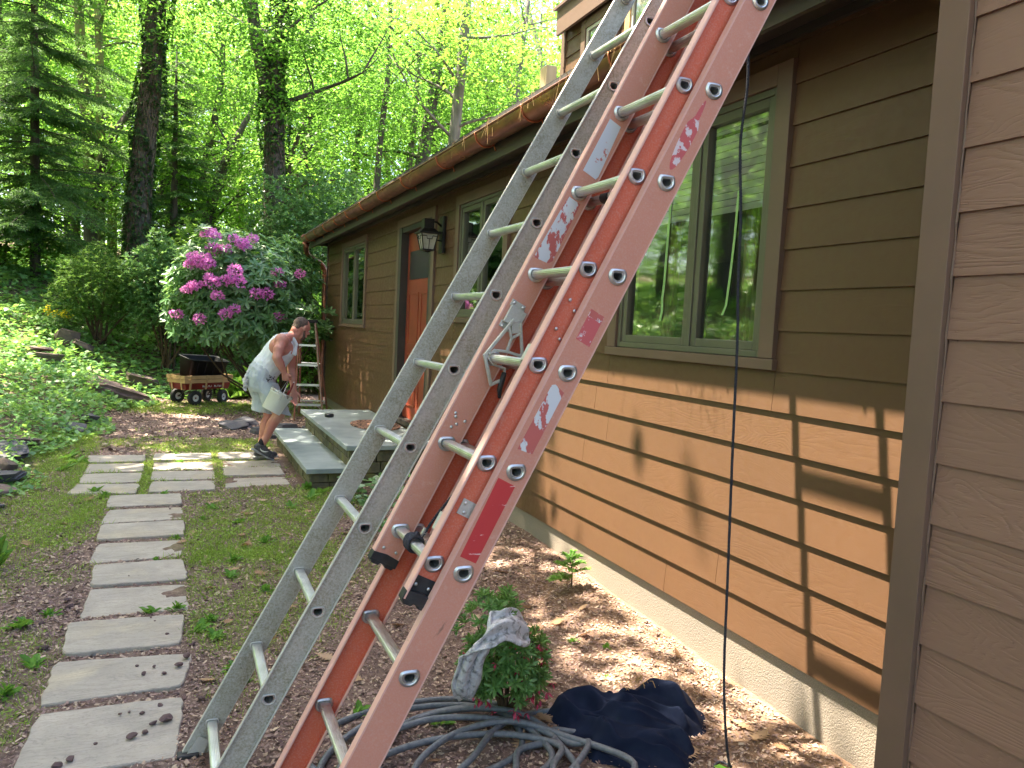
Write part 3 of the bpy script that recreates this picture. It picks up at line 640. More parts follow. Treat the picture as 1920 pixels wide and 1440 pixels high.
mb = MB(); mb.lathe([(.001,.0),(.29,0),(.30,.003),(.30,.010),(.29,.013),(.001,.013)], (2.08,8.65,.4215), (0,0,1), 40)
o = mb.build('doormat', M['doormat']); o.scale = (.9, 1.45, 1); o.location = (2.08*.1, -8.65*.45, 0)
tag(o, 'oval brown mosaic doormat on the upper bluestone step', 'doormat')
mb = MB(); mb.lathe([(.001,0),(.045,0),(.055,.008),(.056,.03),(.05,.042),(.001,.044)], (1.70,9.42,.4205), (0,0,1), 28)
tag(mb.build('tape_puck', M['glassblack'], None, True), 'small round dark speaker lying on the upper step', 'speaker')
# ------------------------------------------------------------------ paving slabs
SL1 = [[(-.50,2.93),(.02,2.90),(.05,3.37),(-.47,3.38)],[(-.48,3.45),(.05,3.47),(.09,3.80),(-.48,3.88)],[(-.46,3.94),(.04,3.92),(.06,4.31),(-.48,4.35)],[(-.44,4.41),(.08,4.42),(.07,4.82),(-.43,4.85)],
 [(-.43,4.90),(.08,4.89),(.06,5.31),(-.45,5.29)],[(-.49,5.38),(.05,5.41),(.07,5.79),(-.47,5.82)],[(-.49,5.88),(.07,5.90),(.07,6.31),(-.49,6.30)],[(-.50,6.36),(.07,6.40),(.06,6.80),(-.48,6.80)],[(-.50,6.86),(.06,6.88),(.05,7.30),(-.51,7.30)]]
SL2 = [[(-.84,7.42),(-.31,7.36),(-.29,7.76),(-.80,7.80)],[(-.80,7.86),(-.30,7.84),(-.29,8.28),(-.80,8.30)],[(-.80,8.36),(-.29,8.38),(-.29,8.80),(-.81,8.84)],[(-.82,8.92),(-.29,8.92),(-.30,9.30),(-.86,9.32)],
 [(-.22,7.39),(.34,7.40),(.34,7.80),(-.20,7.85)],[(-.21,7.91),(.36,7.90),(.36,8.32),(-.21,8.36)],[(-.21,8.43),(.36,8.42),(.37,8.83),(-.21,8.86)],[(-.22,8.94),(.37,8.96),(.37,9.34),(-.21,9.36)],
 [(.43,7.50),(1.02,7.56),(1.01,7.93),(.44,7.93)],[(.44,7.99),(1.02,8.00),(1.02,8.41),(.45,8.40)],[(.46,8.46),(1.05,8.50),(1.04,8.87),(.46,8.86)],[(.43,8.93),(.97,8.95),(.96,9.36),(.45,9.34)]]
ordn = ['first','second','third','fourth','fifth','sixth','seventh','eighth','ninth']
rows = ['nearest row','second row','third row','farthest row']; cols = ['left column, by the bank','middle column','right column, by the steps']
SLABS = []
for i, q in enumerate(SL1+SL2):
    rs = random.Random(50+i); q = [Vector((*p, 0)) for p in q]; out = []
    for a, b in zip(q, q[1:]+q[:1]):
        n = 9
        for k in range(n):
            t = k/n; p = a.lerp(b, t); d = (b-a).normalized(); nrm = Vector((d.y, -d.x, 0)); j = rs.gauss(0, .0028) if k else 0
            if k == 0: p = p+(q[(q.index(a)+2) % 4]-a).normalized()*rs.uniform(.004,.018)
            out.append(p+nrm*j)
    cx = sum(out, Vector())/len(out); zc = hz(cx.x, cx.y)+.012+rs.uniform(-.003,.004); tx, ty = rs.gauss(0,.006), rs.gauss(0,.006)
    hh = lambda p: zc+(p.x-cx.x)*tx+(p.y-cx.y)*ty
    mb = MB(); n = len(out); ins = [cx+(p-cx)*.985 for p in out]
    mb.add([(p.x,p.y,hh(p)-.04) for p in out]+[(p.x,p.y,hh(p)-.005) for p in out]+[(p.x,p.y,hh(p)) for p in ins],
           [(k,(k+1)%n,n+(k+1)%n,n+k) for k in range(n)]+[(n+k,n+(k+1)%n,2*n+(k+1)%n,2*n+k) for k in range(n)]+[tuple(range(2*n,3*n))])
    o = mb.build('paving_slab', M['paver']); SLABS.append((cx.x, cx.y))
    if i < 9: tag(o, 'bluestone slab, '+ordn[i]+' of the single-file path counted from the viewer', 'paving slab', 'bluestone slabs of the garden path')
    else: tag(o, 'bluestone slab in the '+rows[(i-9)%4]+' of the patio, '+cols[(i-9)//4], 'paving slab', 'bluestone slabs of the patio by the steps')
ALLQ = [np.array(q) for q in SL1+SL2]
def on_slab(x, y, m=0.0):
    r = np.zeros(x.shape, bool)
    for q in ALLQ:
        c = q.mean(0); ins = np.ones(x.shape, bool); q2 = c+(q-c)*(1+m)
        for a, b in zip(q2, np.roll(q2, -1, 0)): ins &= ((b[0]-a[0])*(y-a[1])-(b[1]-a[1])*(x-a[0])) > 0
        r |= ins
    return r | ((x > 1.1) & (y > 7.25) & (y < 10.2)) | (x > 2.38) | ((x > 1.95) & (y < 1.62))
# ------------------------------------------------------------------ ladders
def Dout(r_, n=24, flat=.55, th=0.0):
    """D outline in rail coordinates (s along the rail, u across); flat side towards world up for a rail leaning by th"""
    out = []
    for k in range(n):
        a = 2*math.pi*k/n; x, z = math.cos(a)*1.06, math.sin(a)
        if z > flat: z = flat+(z-flat)*.18
        # world: z up, x across (+X).  s = z cos + x sin ; u = x cos - z sin
        out.append(((z*math.cos(th)+x*math.sin(th))*r_, (x*math.cos(th)-z*math.sin(th))*r_))
    return out
SP = .3048
class Sect:
    def __init__(s, P0, th, ph, width):
        s.P = Vector(P0); s.th = th; s.w = width
        s.d = Vector((math.sin(th)*math.cos(ph), math.sin(ph), math.cos(th)*math.cos(ph))); s.n = Vector((math.cos(th), 0, -math.sin(th)))
        s.y = Vector((0, 1, 0))
    def pt(s, a, u, y): return s.P+s.d*a+s.n*u+s.y*y
def rail(S, name, side, s0, s1, ww, fl, outward, mats, holes, root, tw=.004, edge=.006):
    """side 0 = near rail (outer face looks towards -Y), 1 = far rail"""
    base = 0 if side == 0 else S.w; sg = 1 if side == 0 else -1      # sg*y grows inward
    mb = MB(); Yf = lambda y: base+sg*y
    h = ww/2; mb.m = 0
    cells = []; cur = s0
    for k in holes:
        a, b = max(k*SP-SP/2, s0), min(k*SP+SP/2, s1)
        if a > cur+1e-4: cells.append((cur, a, None))
        cells.append((a, b, k*SP)); cur = b
    if cur < s1-1e-4: cells.append((cur, s1, None))
    for a, b, c in cells:
        if c is None:
            for y, m in ((0, 0), (tw, 1)):
                mb.m = m; mb.add([S.pt(a,-h,Yf(y)),S.pt(b,-h,Yf(y)),S.pt(b,h,Yf(y)),S.pt(a,h,Yf(y))], [(0,1,2,3)])
            continue
        D = Dout(.0172, 24, .55, S.th); n = 24
        q = []
        for (ds, du) in D:
            L = math.hypot(ds, du); ex, ey = ds/L, du/L; lim_s = (b-c) if ex > 0 else (c-a)
            t = min(lim_s/abs(ex) if abs(ex) > 1e-6 else 1e9, h/abs(ey) if abs(ey) > 1e-6 else 1e9); q.append([ex*t, ey*t])
        for cs, cu in ((b-c, h), (b-c, -h), (a-c, h), (a-c, -h)):   # snap the nearest sample to each corner
            j = min(range(n), key=lambda i: (q[i][0]-cs)**2*.05+(q[i][1]-cu)**2+(0 if abs(q[i][0]-cs) < .11 else 9)); q[j] = [cs, cu]
        for y, m in ((0, 0), (tw, 1)):
            mb.m = m; b0 = len(mb.v)
            mb.v += [tuple(S.pt(c+ds, du, Yf(y))) for ds, du in D]+[tuple(S.pt(c+ds, du, Yf(y))) for ds, du in q]
            for i in range(n): i2 = (i+1) % n; mb.f.append((b0+i, b0+i2, b0+n+i2, b0+n+i)); mb.mi.append(m)
    # flanges
    ya, yb = (-fl, tw) if outward else (0, fl)
    for sgn in (-1, 1):
        u0, u1 = sgn*(h-.0005), sgn*(h+tw)
        P = [S.pt(a, u, Yf(y)) for a in (s0, s1) for u in (u0, u1) for y in (ya, yb)]
        b0 = len(mb.v); mb.v += [tuple(p) for p in P]
        for f, m in (((0,1,3,2), 2), ((4,6,7,5), 2), ((0,4,5,1), 1 if not outward else 0), ((2,3,7,6), 2), ((0,2,6,4), 2), ((1,5,7,3), 2)):
            mb.f.append(tuple(b0+i for i in f)); mb.mi.append(m)
        ye = ya if outward else yb      # rounded bead on the flange tip
        mb.m = 2; mb.tube([S.pt(s0, sgn*(h+.0005), Yf(ye)), S.pt(s1, sgn*(h+.0005), Yf(ye))], edge*.75, 8)
    for cs in (s0, s1):
        mb.m = 1; mb.add([S.pt(cs,-h,Yf(0)),S.pt(cs,h,Yf(0)),S.pt(cs,h,Yf(tw)),S.pt(cs,-h,Yf(tw))], [(0,1,2,3)])
    return mb.build(name, mats, root, False, fix=False)
def rung(S, k, root, mat, collar, rr=.0168, big=False):
    mb = MB(); n = 40; D = Dout(1.0, n, .55, S.th)
    prof = [((d_[0])*(1+(.022 if i % 2 else -.022)), (d_[1])*(1+(.022 if i % 2 else -.022))) for i, d_ in enumerate(D)]
    a, b = S.pt(k*SP, 0, -.003), S.pt(k*SP, 0, S.w+.003)
    for r_, f in ((rr, 1), (rr-.0028, -1)):
        b0 = len(mb.v)
        for p in (a, b):
            for q in prof: mb.v.append(tuple(p+S.d*q[0]*r_+S.n*q[1]*r_))
        for i in range(n): i2 = (i+1) % n; mb.f.append((b0+i, b0+i2, b0+n+i2, b0+n+i)); mb.mi.append(0)
    for e in (0, 1):
        for i in range(n): i2 = (i+1) % n; mb.f.append((e*n+i, e*n+i2, 2*n+e*n+i2, 2*n+e*n+i)); mb.mi.append(0)
    o = mb.build('rung', mat, root, False); 
    for y, t in ((-.001, -1), (S.w-.0055, -1)):
        mb = MB()
        if big:
            rings = [(Dout(rr+.0005, 28, .55, S.th), y+t*.001), (Dout(rr+.0025, 28, .58, S.th), y+t*.006), (Dout(rr+.006, 28, .6, S.th), y+t*.0055), (Dout(rr+.0075, 28, .62, S.th), y+t*.0025), (Dout(rr+.0105, 28, .64, S.th), y+t*.0022), (Dout(rr+.0108, 28, .64, S.th), y)]
        else:
            rings = [(Dout(rr+.0005, 28, .55, S.th), y), (Dout(rr+.001, 28, .55, S.th), y+t*.004), (Dout(rr+.0035, 28, .58, S.th), y+t*.0045), (Dout(rr+.0058, 28, .6, S.th), y+t*.002), (Dout(rr+.006, 28, .6, S.th), y)]
        for D_, yy in rings: mb.v += [tuple(S.pt(k*SP+ds, du, yy)) for ds, du in D_]
        for r_ in range(len(rings)-1):
            for i in range(28): i2 = (i+1) % 28; mb.f.append((r_*28+i, r_*28+i2, (r_+1)*28+i2, (r_+1)*28+i)); mb.mi.append(0)
        mb.build('collar', collar, o, True)
    return o
def plate(S, root, name, mat, y, poly, th, sgn=1):     # flat piece on a rail web, poly in (s,u)
    mb = MB(); mb.prism(poly, y, y+th*sgn, lambda a, u, d: S.pt(a, u, d)); return mb.build(name, mat, root)
# -- aluminium ladder
A = Sect((.288, 2.4873, .3835), .505, .0372, .4337)
alu = empty('aluminium_ladder', A.pt(-.48, 0, .2), 'weathered single aluminium ladder with greenish grime, leaning at the left of the orange one', 'ladder')
for sd in (0, 1):
    rail(A, 'side_rail', sd, -1.43*SP, 14.4*SP, .076, .010, True, [M['alu'], M['alu'], M['alu_c']], range(-1, 15), alu, .0025, .004)
for k in range(-1, 15): rung(A, k, alu, M['rung'], M['alu_c'])
for y in (-.006, A.w-.016):      # swivel feet
    mb = MB(); q = lambda a, u, d: A.pt(a, u, y+d)
    mb.prism([(-.49,-.032),(-.36,-.02),(-.36,.02),(-.49,.032)], 0, .004, q); mb.prism([(-.49,-.032),(-.36,-.02),(-.36,.02),(-.49,.032)], .018, .022, q)
    f = mb.build('foot_bracket', M['alu_c'], alu)
    c = A.pt(-.485, 0, y+.011); mb = MB(); mb.box((c.x-.03, c.y-.02, .0), (c.x+.045, c.y+.02, .022)); bevel(mb.build('rubber_pad', M['rubber'], f), .005)
# -- orange extension ladder
B = Sect((.5775, 1.9141, .6694), .4614, -.0246, .4557); Fy = Sect((.6455, 1.9563, .9597), .4614, -.0246, .3484)
ext = empty('extension_ladder', B.pt(-.75, 0, .2), 'faded red orange fibreglass extension ladder, the nearer and wider one', 'ladder')
fm = [M['frp_out'], M['frp_in'], M['frp_edge']]
for sd in (0, 1): rail(B, 'base_rail', sd, -2.42*SP, 13.5*SP, .084, .027, False, fm, range(-2, 14), ext, .0045, .006)
fm2 = [M['frp_in'], M['frp_out'], M['frp_edge']]
for sd in (0, 1): rail(Fy, 'fly_rail', sd, -.112, 12.6*SP, .078, .024, True, fm2, range(0, 13), ext, .0045, .006)
for k in range(-2, 14): rung(B, k, ext, M['rung'], M['rung'], .0165, True)
for k in range(0, 13): rung(Fy, k, ext, M['rung'], M['rung'], .0165, True)
for sd in (0, 1):    # rubber end caps of the fly rails
    base = 0 if sd == 0 else Fy.w; sg = 1 if sd == 0 else -1
    mb = MB(); h = .0455
    q = lambda a, u, d: Fy.pt(a, u, base+sg*d)
    mb.prism([(-.118,-h),(-.118,h),(-.09,h),(-.085,0),(-.09,-h)], -.0275, .0075, q)
    mb.prism([(-.118,-h+.006),(-.118,h-.006),(-.045,h-.012),(-.045,-h+.012)], -.0045, -.0005, q)
    mb.prism([(-.126,-h+.01),(-.126,-.012),(-.117,-.006),(-.117,-h+.004)], -.026, .006, q); mb.prism([(-.126,.012),(-.126,h-.01),(-.117,h-.004),(-.117,.006)], -.026, .006, q)
    bevel(mb.build('rubber_end_cap', M['rubber'], ext), .0025)
def rivets(S, pts, y, t, parent):
    mb = MB()
    for a, u in pts: mb.lathe([(.0052,0),(.005,.0016),(.003,.003),(.0003,.0034)], S.pt(a, u, y), (0, t, 0), 12)
    return mb.build('rivet', M['rung'], parent, True)
rivets(Fy, [(-.07,-.022),(-.07,.022),(.39,-.015),(.39,.02),(.355,-.012)], Fy.w-.0075, -1, ext)
rivets(Fy, [(.72,-.002),(.70,.022),(.81,-.005),(.79,.022),(-.07,-.02),(-.07,.02)], -.0045, -1, ext)
rivets(Fy, [(.40,-.02),(.37,.0)], Fy.w-.0045, -1, ext)
plate(Fy, ext, 'guide_plate', M['alu_c'], -.0005, [(.191,-.010),(.190,.033),(.146,.033),(.146,-.010)], .003, -1)
rivets(Fy, [(.18,.0),(.155,.008)], -.0035, -1, ext)
mb = MB()
for a, u in ((.08,.037),(.6,.037)): mb.prism([(a,-.037-.004),(a+.05,-.037-.004),(a+.05,-.034),(a,-.034)], .0, .03, lambda s, u, d: Fy.pt(s, u, d))
mb.build('guide_bracket', M['alu_c'], ext)
# stickers
FF = Fy.w-.0045
plate(Fy, ext, 'sticker', M['st_blue'], FF, [(1.483,-.025),(1.483,.022),(1.30,.034),(1.287,.03),(1.287,-.024)], .0006, -1)
plate(Fy, ext, 'sticker', M['st_white'], FF, [(1.188,-.026),(1.188,.023),(.98,.03),(.965,.02),(.957,-.034)], .0006, -1)
plate(B, ext, 'sticker', M['st_red'], 0, [(.572,-.038),(.572,.019),(.340,.020),(.340,-.031)], .0006, -1)
plate(B, ext, 'sticker', M['st_white'], 0, [(.862,-.024),(.868,-.015),(.860,.020),(.67,.020),(.664,-.027)], .0006, -1)
plate(B, ext, 'sticker', M['st_pink'], 0, [(1.10,-.024),(1.10,.023),(1.006,.024),(1.006,-.024)], .0006, -1)
plate(B, ext, 'sticker', M['st_white'], 0, [(1.10,-.022),(1.10,.022),(1.078,.022),(1.080,-.022)], .0010, -1)
ov = [(1.675+.115*math.cos(a), -.006+.021*math.sin(a)*(1 if math.cos(a) < .3 else .45)) for a in np.linspace(0, 2*math.pi, 25)[:-1]]
plate(B, ext, 'sticker', M['st_pink'], 0, ov, .0006, -1)
# rung lock on the far fly rail (and its twin on the near one)
def bar(mb, S, pts, y, w, t=.005):
    for (a, b) in zip(pts[:-1], pts[1:]):
        p, q = S.pt(a[0], a[1], y), S.pt(b[0], b[1], y); d = (q-p).normalized(); e = d.cross(S.y).normalized(); L = (q-p).length/2
        mb.obox((p+q)/2, (d, e, S.y), (L+w*.35, w/2, t))
for sd in (0, 1):
    yb = Fy.w-.0048 if sd else .0048; g = -1 if sd else 1
    mb = MB(); q = lambda a, u, d: Fy.pt(a, u, yb+g*d)
    mb.prism([(.806,-.031),(.806,.021),(.784,.023),(.784,-.031)], 0, .004, q); mb.prism([(.784,-.028),(.784,.030),(.726,.030),(.726,-.028)], .014, .018, q)
    mb.prism([(.784,-.028),(.784,-.024),(.726,-.024),(.726,-.028)], .004, .014, q); mb.prism([(.784,.026),(.784,.030),(.726,.030),(.726,.026)], .004, .014, q)
    mb.prism([(.730,-.031),(.730,.018),(.705,.018),(.709,-.031)], 0, .004, q)
    lk = mb.build('rung_lock', M['alu_c'], ext); bevel(lk, .0012)
    rivets(Fy, [(.797,-.02),(.797,.014),(.713,-.02),(.745,.022)], yb+g*(.0042 if True else 0), g, lk)
    mb = MB(); y2 = yb+g*.026
    bar(mb, Fy, [(.742,-.004),(.600,-.034),(.530,.030),(.560,.056)], y2, .010); bar(mb, Fy, [(.742,.024),(.664,.076),(.640,.070)], y2, .009)
    bar(mb, Fy, [(.612,-.022),(.630,-.012),(.646,.027),(.655,.072)], y2, .009); bar(mb, Fy, [(.646,.025),(.690,.019),(.714,-.006)], y2, .008); bar(mb, Fy, [(.690,.019),(.720,.040)], y2, .008)
    bar(mb, Fy, [(.604,-.03),(.588,.006),(.596,.046),(.578,.056)], y2, .007, .003); bar(mb, Fy, [(.735,.01),(.72,.02)], yb+g*.02, .03, .006)
    fl = mb.build('flipper', M['alu_c'], lk); bevel(fl, .0015)
    mb = MB(); mb.tube([Fy.pt(.584,.052,y2), Fy.pt(.56,.056,y2+g*.003), Fy.pt(.53,.064,y2), Fy.pt(.505,.078,y2)], [.008,.0095,.009,.005], 10); mb.build('lock_tongue', M['rubber'], lk, True)
def twisted(pts, r_, name, mat, parent=None, sub=10, pitch=.03):
    P = [Vector(p) for p in pts]; C_ = []
    for i in range(len(P)-1):
        p0, p1, p2, p3 = P[max(i-1,0)], P[i], P[i+1], P[min(i+2,len(P)-1)]
        for k in range(sub):
            t = k/sub; C_.append(.5*((2*p1)+(p2-p0)*t+(2*p0-5*p1+4*p2-p3)*t*t+(3*p1-p0-3*p2+p3)*t*t*t))
    C_.append(P[-1]); L = 0; S3 = [[], [], []]; out = []
    step = pitch/6; acc = [C_[0]]; 
    for a, b in zip(C_[:-1], C_[1:]):
        n = max(1, int((b-a).length/step)); acc += [a.lerp(b, (j+1)/n) for j in range(n)]
    L = 0; prev = None
    for i, p in enumerate(acc):
        t = (acc[min(i+1,len(acc)-1)]-acc[max(i-1,0)]).normalized()
        a = (Vector((.3,.9,.1)) if prev is None else prev); a = (a-t*a.dot(t)).normalized(); prev = a; c = t.cross(a)
        if i: L += (p-acc[i-1]).length
        for s in range(3):
            an = 2*math.pi*(L/pitch+s/3); S3[s].append(p+(a*math.cos(an)+c*math.sin(an))*r_*.5)
    mb = MB()
    for s in range(3): mb.tube(S3[s], r_*.58, 5)
    return mb.build(name, mat, parent, True)
twisted([Fy.pt(0,.02,.215),Fy.pt(.03,.03,.23),Fy.pt(.09,.03,.215),Fy.pt(.20,.035,.17),Fy.pt(.32,.045,.12),Fy.pt(.5,.055,.05),Fy.pt(1.6,.06,.03),Fy.pt(3.2,.06,.03)], .0048, 'pull_rope', M['rope'], ext)
for k in range(4): pass
mb = MB()
for k in range(4):
    yy = .175+.013*k; mb.tube([Fy.pt(.023*math.sin(a), .023*math.cos(a), yy+.004*a/6.28+.003*math.sin(3*a)) for a in np.linspace(0, 6.28, 18)], .0052, 7)
mb.tube([Fy.pt(.022,-.015,.17), Fy.pt(.03,-.008,.19), Fy.pt(.028,.005,.22), Fy.pt(.02,.02,.235)], .0058, 7)
mb.build('rope_knot', M['rope'], ext, True)
mb = MB(); mb.obox(Fy.pt(.035,.028,.232), (Fy.d, Fy.n, Fy.y), (.014,.006,.006)); mb.build('rope_clamp', M['alu_c'], ext)
mb = MB(); mb.tube([B.pt(5*SP-.0,.0,.30), B.pt(5*SP,0,.345)], .0192, 20, prof=Dout(1.0,20,.55,B.th), up=tuple(B.d)); mb.build('rung_tape', M['rubber'], ext)
for y in (.0, B.w-.0):
    c = B.pt(-2.85*SP+.02, 0, y); mb = MB(); q = lambda a, u, d: B.pt(a, u, y+d)
    mb.prism([(-.86,-.03),(-.70,-.025),(-.70,.025),(-.86,.03)], -.008, -.004, q); fb = mb.build('foot_bracket', M['alu_c'], ext)
    mb = MB(); mb.box((c.x-.05, c.y-.035, 0), (c.x+.07, c.y+.035, .03)); bevel(mb.build('rubber_pad', M['rubber'], fb), .006)
# hanging rope
rp = twisted([(1.675,2.10,3.12),(1.682,2.112,2.7),(1.694,2.098,2.45),(1.697,2.116,2.25),(1.71,2.104,2.0),(1.722,2.110,1.8),(1.728,2.10,1.6),(1.742,2.10,1.2),(1.758,2.10,.8),(1.772,2.10,.45),(1.81,2.115,.22),(1.875,2.16,.06),(1.92,2.20,.016),(1.90,2.24,.014),(1.84,2.20,.012),(1.80,2.1,.012)], .0050, 'hanging_rope', M['rope'])
tag(rp, 'dark braided rope hanging from the orange ladder down to the mulch', 'rope')
# ------------------------------------------------------------------ voxel-fused bodies
def capsule(bm, a, b, ra, rb, n=14):
    a, b = Vector(a), Vector(b); d = b-a; L = max(d.length, 1e-5); t = d/L
    e = (Vector((0,0,1)) if abs(t.z) < .9 else Vector((1,0,0))); e = (e-t*e.dot(t)).normalized(); c = t.cross(e)
    rings = []
    for i in range(1, 6): an = math.pi/2*(1-i/5); rings.append((a-t*ra*math.sin(an), ra*math.cos(an)))
    for i in range(0, 5): an = math.pi/2*i/5; rings.append((b+t*rb*math.sin(an), rb*math.cos(an)))
    V = [bm.verts.new(a-t*ra)]; G = [[bm.verts.new(p+(e*math.cos(2*math.pi*k/n)+c*math.sin(2*math.pi*k/n))*r_) for k in range(n)] for p, r_ in rings]; T = bm.verts.new(b+t*rb)
    for k in range(n):
        k2 = (k+1) % n; bm.faces.new((V[0], G[0][k2], G[0][k])); bm.faces.new((T, G[-1][k], G[-1][k2]))
        for i in range(len(G)-1): bm.faces.new((G[i][k], G[i][k2], G[i+1][k2], G[i+1][k]))
def ellip(bm, c, r_, M3=None, n=18):
    c = Vector(c); M3 = M3 or Matrix.Identity(3); g = bmesh.ops.create_uvsphere(bm, u_segments=n, v_segments=n//2+2, radius=1)
    for v in g['verts']: v.co = c+M3 @ Vector((v.co.x*r_[0], v.co.y*r_[1], v.co.z*r_[2]))
def frustum(bm, rings, n=20):       # rings: (centre, e1, e2) elliptical stations, flat ends
    G = [[bm.verts.new(Vector(c)+Vector(e1)*math.cos(2*math.pi*k/n)+Vector(e2)*math.sin(2*math.pi*k/n)) for k in range(n)] for c, e1, e2 in rings]
    bm.faces.new(G[0][::-1]); bm.faces.new(G[-1])
    for i in range(len(G)-1):
        for k in range(n): bm.faces.new((G[i][k], G[i][(k+1) % n], G[i+1][(k+1) % n], G[i+1][k]))
def fuse(name, fn, mat, parent=None, vox=.007, smooth=3, disp=0, dscale=30):
    bm = bmesh.new(); fn(bm); bmesh.ops.recalc_face_normals(bm, faces=bm.faces); me = bpy.data.meshes.new('tmp'); bm.to_mesh(me); bm.free()
    o = bpy.data.objects.new('tmp', me); C.objects.link(o); r_ = o.modifiers.new('r', 'REMESH'); r_.mode = 'VOXEL'; r_.voxel_size = vox
    s = o.modifiers.new('s', 'SMOOTH'); s.factor = .5; s.iterations = smooth
    dg = bpy.context.evaluated_depsgraph_get(); m2 = bpy.data.meshes.new_from_object(o.evaluated_get(dg)); bpy.data.objects.remove(o)
    if disp:
        m2.calc_loop_triangles(); nr = [v.normal.copy() for v in m2.vertices]
        for v, n in zip(m2.vertices, nr): v.co += n*disp*mnoise.fractal(v.co*dscale, 1, 2, 3)
    m2.materials.clear(); m2.name = name
    return link(name, m2, mat, parent, True)
# ------------------------------------------------------------------ person
man = empty('person', (.9, 8.85, 0), 'stooping man in a white tank top and pale shorts carrying a white bucket', 'person')
def V3(*a): return Vector(a)
HD = V3(1.262, 8.86, 1.485)
hx = V3(.80, .38, -.46).normalized(); hy = V3(-.43, .90, 0).normalized(); hz_ = hx.cross(hy).normalized(); hy = hz_.cross(hx)
HM = Matrix((hx, hy, hz_)).transposed()
def hp(x, y, z): return HD+HM @ Vector((x, y, z))
def body(bm):
    P = V3(.86,8.85,.93); W_ = V3(.915,8.85,1.06); Ch = V3(1.055,8.85,1.235); UC = V3(1.12,8.855,1.325); Nk = V3(1.185,8.855,1.40)
    capsule(bm, P, W_, .135, .130); capsule(bm, W_, Ch, .130, .145); capsule(bm, V3(1.02,8.74,1.27), V3(1.14,8.97,1.27), .115, .115)
    capsule(bm, V3(1.03,8.69,1.335), V3(1.17,9.01,1.315), .075, .075); capsule(bm, UC, HD+HM@V3(-.03,0,-.05), .068, .058)
    capsule(bm, V3(1.10,8.78,1.37), Nk, .055, .06); capsule(bm, V3(1.18,8.95,1.345), Nk, .055, .06)
    # head
    ellip(bm, hp(-.008,0,.025), (.098,.077,.090), HM); ellip(bm, hp(.035,0,-.035), (.060,.056,.072), HM); ellip(bm, hp(.055,0,-.085), (.034,.032,.028), HM)
    capsule(bm, hp(-.05,0,-.05), hp(-.03,0,.0), .056, .07); ellip(bm, hp(.075,0,.035), (.020,.05,.016), HM)
    capsule(bm, hp(.092,0,.025), hp(.112,0,-.012), .009, .014, 8); ellip(bm, hp(.095,0,-.050), (.012,.024,.008), HM); ellip(bm, hp(.092,0,-.064), (.011,.020,.008), HM)
    for s in (-1, 1):
        ellip(bm, hp(-.008, s*.080, -.005), (.020,.009,.034), HM); ellip(bm, hp(.06, s*.038, -.02), (.026,.022,.022), HM)
    # right arm, raised out and bent over the bucket
    S1, E1, W1 = V3(1.03,8.655,1.345), V3(.972,8.55,1.165), V3(1.062,8.625,1.005)
    ellip(bm, S1, (.078,.072,.078)); capsule(bm, S1, E1, .064, .050); capsule(bm, V3(.99,8.585,1.25), V3(.985,8.57,1.20), .057, .05); capsule(bm, E1, E1.lerp(W1,.4), .050, .050); capsule(bm, E1.lerp(W1,.4), W1, .048, .031)
    # left arm hanging
    S2, E2, W2_ = V3(1.19,9.03,1.325), V3(1.19,9.06,1.03), V3(1.215,9.0,.78)
    ellip(bm, S2, (.075,.07,.075)); capsule(bm, S2, E2, .062, .048); capsule(bm, E2, E2.lerp(W2_,.35), .048, .045); capsule(bm, E2.lerp(W2_,.35), W2_, .044, .029)
    # legs
    for hip, kn, an, y in ((V3(.885,8.775,.88), V3(1.035,8.745,.535), V3(.868,8.77,.20), 1), (V3(.85,8.95,.86), V3(.96,8.955,.51), V3(.868,8.95,.15), 2)):
        capsule(bm, hip, kn, .086, .064); capsule(bm, kn, kn.lerp(an,.28)+V3(-.014,0,0), .060, .060); capsule(bm, kn.lerp(an,.28)+V3(-.016,0,0), kn.lerp(an,.62)+V3(-.008,0,0), .061, .047); capsule(bm, kn.lerp(an,.62), an, .045, .036); capsule(bm, kn+V3(.012,0,.02), kn+V3(.012,0,-.02), .052, .048)
    def hand(w, pd, nd, td, curl, gr):
        """w wrist, pd palm direction, nd palm normal (fingers curl towards it), td side the thumb is on"""
        ce = w+pd*.05
        for i in range(4):
            o = td*(.030-.0205*i); capsule(bm, w+o*.5, w+pd*(.088-.004*abs(i-1))+o, .017, .0135, 10)
        L = [(.044,.026,.021),(.050,.030,.022),(.046,.028,.021),(.036,.022,.019)]
        for i in range(4):
            p = w+pd*(.092-.004*abs(i-1))+td*(.031-.0215*i); d = pd.copy(); ax = pd.cross(nd).normalized()
            for j, l in enumerate(L[i]):
                d = Matrix.Rotation(curl[j]+.06*i*(j == 0), 3, ax) @ d; q = p+d*l; capsule(bm, p, q, .0102-.001*j, .0094-.001*j, 8); p = q
        p = w+pd*.028+td*.030; d = (td*.75+pd*.6+nd*.35).normalized(); q = p+d*.040; capsule(bm, p, q, .0145, .0115, 8)
        d2 = (pd*.75+nd*.55+td*.15).normalized() if not gr else (nd*.8+pd*.5-td*.25).normalized(); r_ = q+d2*.032; capsule(bm, q, r_, .011, .010, 8); capsule(bm, r_, r_+d2*.022, .0095, .008, 8)
    pd = V3(.25,.12,-.96).normalized(); nd = V3(.55,.80,.25); nd = (nd-pd*nd.dot(pd)).normalized(); td = pd.cross(nd).normalized()
    if td.x < 0: td = -td
    hand(W1, pd, nd, td, (1.25,1.5,.9), True)
    pd = V3(.06,-.05,-1).normalized(); nd = V3(0,-1,.05); nd = (nd-pd*nd.dot(pd)).normalized(); td = V3(1,0,.05); td = (td-pd*td.dot(pd)-nd*td.dot(nd)).normalized()
    hand(W2_, pd, nd, td, (.30,.40,.28), False)
sk = fuse('body', body, M['skin'], man, .0062, 4)
